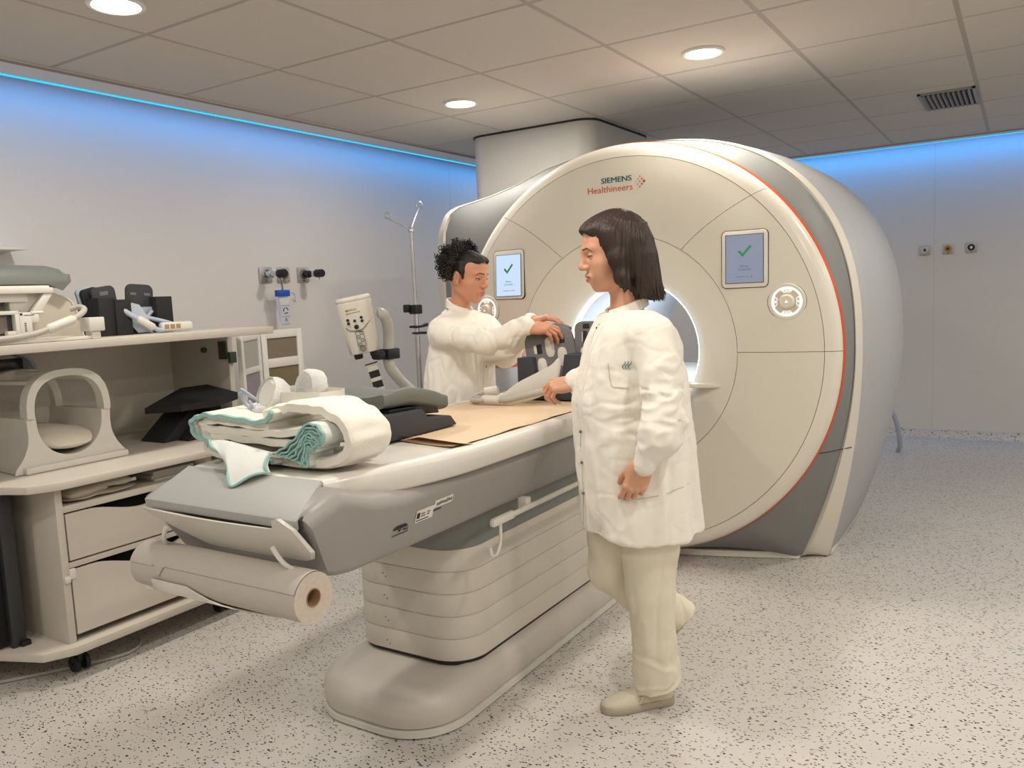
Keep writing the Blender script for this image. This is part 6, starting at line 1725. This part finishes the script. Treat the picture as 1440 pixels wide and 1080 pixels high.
# ================================================================ person reaching over the table
P2 = Pose((-2.25, 3.05))
F2 = ARR((1.0, -.02, 0)); F2 /= np.linalg.norm(F2); L2 = np.cross(ARR((0, 0, 1.0)), F2)
per2 = thing('person', 'person with black curly hair in a white jacket, reaching over the table', 'person', tuple(P2.p((.03, .0, 0))))
h2f = P2.u * math.cos(rad(36)) - P2.w * math.sin(rad(36))
H2 = HeadFrame(P2.p((.072, -.045, 1.366)), h2f, rad(11), rad(-2), 1.0)
o_ = H2.p((0, 0, .08))
S = SDF(o_ - ARR((.17, .17, .21)), o_ + ARR((.17, .17, .17)), .0025)
build_head(S, H2, .0028, .1080, P2.p((.054, .003, 1.25)), (.041, .047), .95)
V, Q = S.mesh(); V = relax(V, Q, 1, .35); parts = [(V, Q, face_materials(V, Q, H2))]
w2N = P2.p((.318, -.425, 1.252))
parts.append(hand_part(w2N + P2.d((1, -.3, 0)) * .08, lambda S: build_hand(S, w2N, P2.d((.93, -.20, -.16)), P2.d((.10, -.50, .86)), -1, [(.30, .45, .3), (.38, .52, .35), (.48, .58, .35), (.55, .6, .35)], .04, 1.0, (.35, .7, .3)), .0024))
w2F = P2.p((.350, -.275, 1.266))
parts.append(hand_part(w2F + P2.d((.8, -.6, .2)) * .08, lambda S: build_hand(S, w2F, P2.d((.86, -.45, .16)), P2.d((.1, -.2, .95)), 1, [(.35, .4, .3), (.4, .45, .3), (.45, .5, .3), (.5, .5, .3)], .04, .96, (.35, .7, .3)), .0024))
S = SDF(P2.O + ARR((-.42, -.50, .05)), P2.O + ARR((.66, .42, 1.32)), .007)
Z2 = [.62, .80, .95, 1.08, 1.17, 1.23, 1.27, 1.305]
U2 = [.028, .030, .034, .045, .058, .066, .068, .062]
W2 = [.0, .0, -.002, -.008, -.015, -.018, -.015, -.005]
A2 = [.140, .138, .134, .130, .122, .108, .09, .068]
B2 = [.205, .200, .192, .186, .184, .178, .150, .090]
cc = [P2.p((a, b, 0)) for a, b in zip(U2, W2)]
S.stack(Z2, [c[0] for c in cc], [c[1] for c in cc], [a * .72 for a in A2], [b * .72 for b in B2], F2, .01)
shN = P2.p((.062, -.018, 1.225)) - L2 * .165; shF = P2.p((.062, -.018, 1.225)) + L2 * .165
elN = P2.p((.155, -.32, 1.188)); elF = P2.p((.250, -.05, 1.12))
S.chain([shN, elN + ARR((0, 0, -.008)), w2N], [.045, .032, .021], .015); S.chain([shF, elF, w2F], [.045, .032, .021], .015)
for s in (-1, 1):
    b0 = P2.p((.028, 0, 0)) + L2 * .09 * s
    S.chain([b0 + ARR((0, 0, .72)), b0 + ARR((.02, 0, .42)), b0 + ARR((-.01, 0, .08))], [.08, .055, .038], .03)
V, Q = S.mesh(); V = relax(V, Q, 2); parts.append((V, Q, np.zeros(len(Q), np.int32)))
V, Q, mi = join(parts)
raw('body', V, Q, [M_SKIN2, M_LIP, M_BROW], per2, mi)
eyes(H2, per2, -.35)
S = SDF(P2.O + ARR((-.44, -.52, .56)), P2.O + ARR((.66, .44, 1.33)), .0056)
coat_stack(S, Z2, U2, A2, B2, P2, W2, F2)
S.cone(shN + ARR((0, 0, .012)), shF + ARR((0, 0, .01)), .056, .056, .04)
S.cone(P2.p((.040, .010, 1.338)), P2.p((.050, .0, 1.27)), .046, .075, .03)
for q_ in (shN, shF): S.cone(P2.p((.030, .02, 1.305)), lerp(P2.p((.03, .02, 1.29)), q_, .7), .040, .052, .03)
S.chain([shN, lerp(shN, elN, .5) + ARR((0, 0, .0)), elN, lerp(elN, w2N, .55) + ARR((0, 0, -.012))], [.062, .054, .051, .047], .022)
S.chain([lerp(elN, w2N, .55) + ARR((0, 0, -.012)), lerp(elN, w2N, .74)], [.047, .043], .012)
S.chain([lerp(elN, w2N, .74), lerp(elN, w2N, .97)], [.0395, .0375], .006)
S.chain([shF, elF, lerp(elF, w2F, .6)], [.07, .062, .05], .022)
S.chain([lerp(elF, w2F, .6), lerp(elF, w2F, .76)], [.05, .038], .01)
S.chain([lerp(elF, w2F, .76), lerp(elF, w2F, .97)], [.037, .036], .006)
V, Q = S.mesh(); V = relax(V, Q, 1)
d0 = V - P2.O; ang_ = np.arctan2(d0 @ P2.w, d0 @ P2.u - .03); low = np.clip((1.12 - V[:, 2]) / .3, 0, 1)
N = normals(V, Q); N[:, 2] *= .3
V = V + N * (low * (.007 * np.sin(ang_ * 11 + .5) + .004 * np.sin(ang_ * 23)))[:, None]
V = fold(V, normals(V, Q), .009, (9, 9, 2.6), 4.4); V = fold(V, normals(V, Q), .0022, (22, 22, 10), 1.9); V = crease(V, normals(V, Q), .0046, (6, 6, 2.4), 5.5, .09); V = crease(V, normals(V, Q), .0022, (11, 8, 9), 2.5, .10); V = relax(V, Q, 1, .25)
coat2 = raw('jacket', V, Q, M_COAT, per2)
collar(coat2, P2, (.050, -.002), .053, 1.296, .032, F2, tilt=.50)
bv2 = BVHTree.FromPolygons([tuple(v) for v in V], [tuple(q) for q in Q])
rows = []
for k in range(31):
    z = .66 + (1.262 - .66) * k / 30; r_ = []
    for l0 in (-.016, .016):
        o = Vector((P2.p((.05, 0, 0)) + F2 * .6 + L2 * l0).tolist()); o.z = z; h = bv2.ray_cast(o, Vector((-F2).tolist())); r_.append(h[0] if h[0] is not None else o - Vector((F2 * .47).tolist()))
    rows.append([tuple(r_[0] - Vector((.004, 0, 0))), tuple(r_[0] + Vector((.003, 0, 0))), tuple(r_[1] + Vector((.003, 0, 0))), tuple(r_[1] - Vector((.004, 0, 0)))])
out('placket', G().loft(rows), M_COAT, coat2)
g = G()
for k in (6, 13, 20): g.ell(Vector(rows[k][1]) + Vector((.001, .016, 0)), (.005, .005, .005), n=10)
out('snap_button', g, M_COILGREY, coat2)
S = SDF(P2.O + ARR((-.32, -.32, .05)), P2.O + ARR((.32, .32, .76)), .007)
for s in (-1, 1):
    b0 = P2.p((.028, 0, 0)) + L2 * .092 * s
    S.chain([b0 + ARR((0, 0, .72)), b0 + ARR((.02, 0, .42)), b0 + ARR((-.005, 0, .10))], [.105, .08, .07], .02)
cloth('trousers', S, M_TROU, per2, .010, (6, 6, 9), 2.2)
for s in (-1, 1):
    b0 = P2.p((.028, 0, 0)) + L2 * .092 * s; shoe(per2, b0 + F2 * -.07, b0 + F2 * .17)
# hair: close cap with a cut-in hairline, then curls
S = SDF(H2.p((0, 0, .12)) - .17, H2.p((0, 0, .12)) + .17, .003)
S.ell(H2.p((-.018, 0, .146)), ARR((.098, .077, .086)), H2.R, .0)
S.ell(H2.p((.040, 0, .188)), ARR((.056, .054, .027)), H2.R, .02)
S.ell(H2.p((.072, 0, .187)), ARR((.018, .036, .008)), H2.R, .010)
S.ell(H2.p((-.065, 0, .150)), ARR((.060, .072, .075)), H2.R, .02)
for s in (-1, 1): S.chain([H2.p((.008, .062 * s, .165)), H2.p((.014, .068 * s, .135)), H2.p((.016, .0695 * s, .108)), H2.p((.015, .0695 * s, .086))], [.020, .013, .008, .002], .012)
S.ell(H2.p((.100, 0, .088)), ARR((.072, .071, .103)), H2.R, .006, '-')
for s in (-1, 1): S.ell(H2.p((-.004, .085 * s, .086)), ARR((.030, .03, .042)), H2.R, .006, '-')
S.cone(H2.p((-.01, 0, -.05)), H2.p((-.02, 0, .055)), .075, .07, .01, '-')
V, Q = S.mesh(); V = relax(V, Q, 1)
N = normals(V, Q); q_ = H2.inv(V)
for i in range(len(V)): V[i] += N[i] * .0022 * noise.noise(Vector((q_[i][1] * 120, q_[i][0] * 9, q_[i][2] * 30)))
raw('hair', V, Q, M_CURL, per2, label='black hair pulled back')
g = G(); random.seed(21)
cnt = 0
while cnt < 760:
    d_ = Vector((random.gauss(0, 1), random.gauss(0, 1), random.gauss(0, 1))).normalized()
    if d_.x > .42 or d_.z < -.60: continue
    if d_.x > .12 and d_.z < .35: continue
    if d_.x > .30: continue
    cnt += 1
    c0 = ARR((-.036 + .078 * d_.x, .080 * d_.y, .155 + .082 * d_.z)) + ARR(d_) * random.uniform(-.012, .024) + ARR(d_) * (.016 if random.random() < .18 else 0)
    ax = (Vector((random.gauss(0, 1), random.gauss(0, 1), random.gauss(0, 1))) + d_ * .7).normalized(); e1 = ax.orthogonal().normalized(); e2 = ax.cross(e1)
    r_ = random.uniform(.0065, .012); ln = random.uniform(.018, .034); tn = random.uniform(1.6, 2.6); pts = []
    for k in range(15):
        t = k / 14; a = 2 * PI * tn * t; pts.append(tuple(H2.p(ARR(c0) + ARR(ax) * ln * (t - .5) + (ARR(e1) * math.cos(a) + ARR(e2) * math.sin(a)) * r_)))
    g.tube(pts, [.0012] + [.0021] * 13 + [.0009], 5)
cu_ = out('curls', g, M_CURL, per2, ang=80, label='loose black curls')
out('earring', G().ell(H2.p((.0, -.0805, .0715)), (.0035,) * 3, n=10).ell(H2.p((-.004, -.081, .077)), (.0022,) * 3, n=8), M_GOLD, per2)
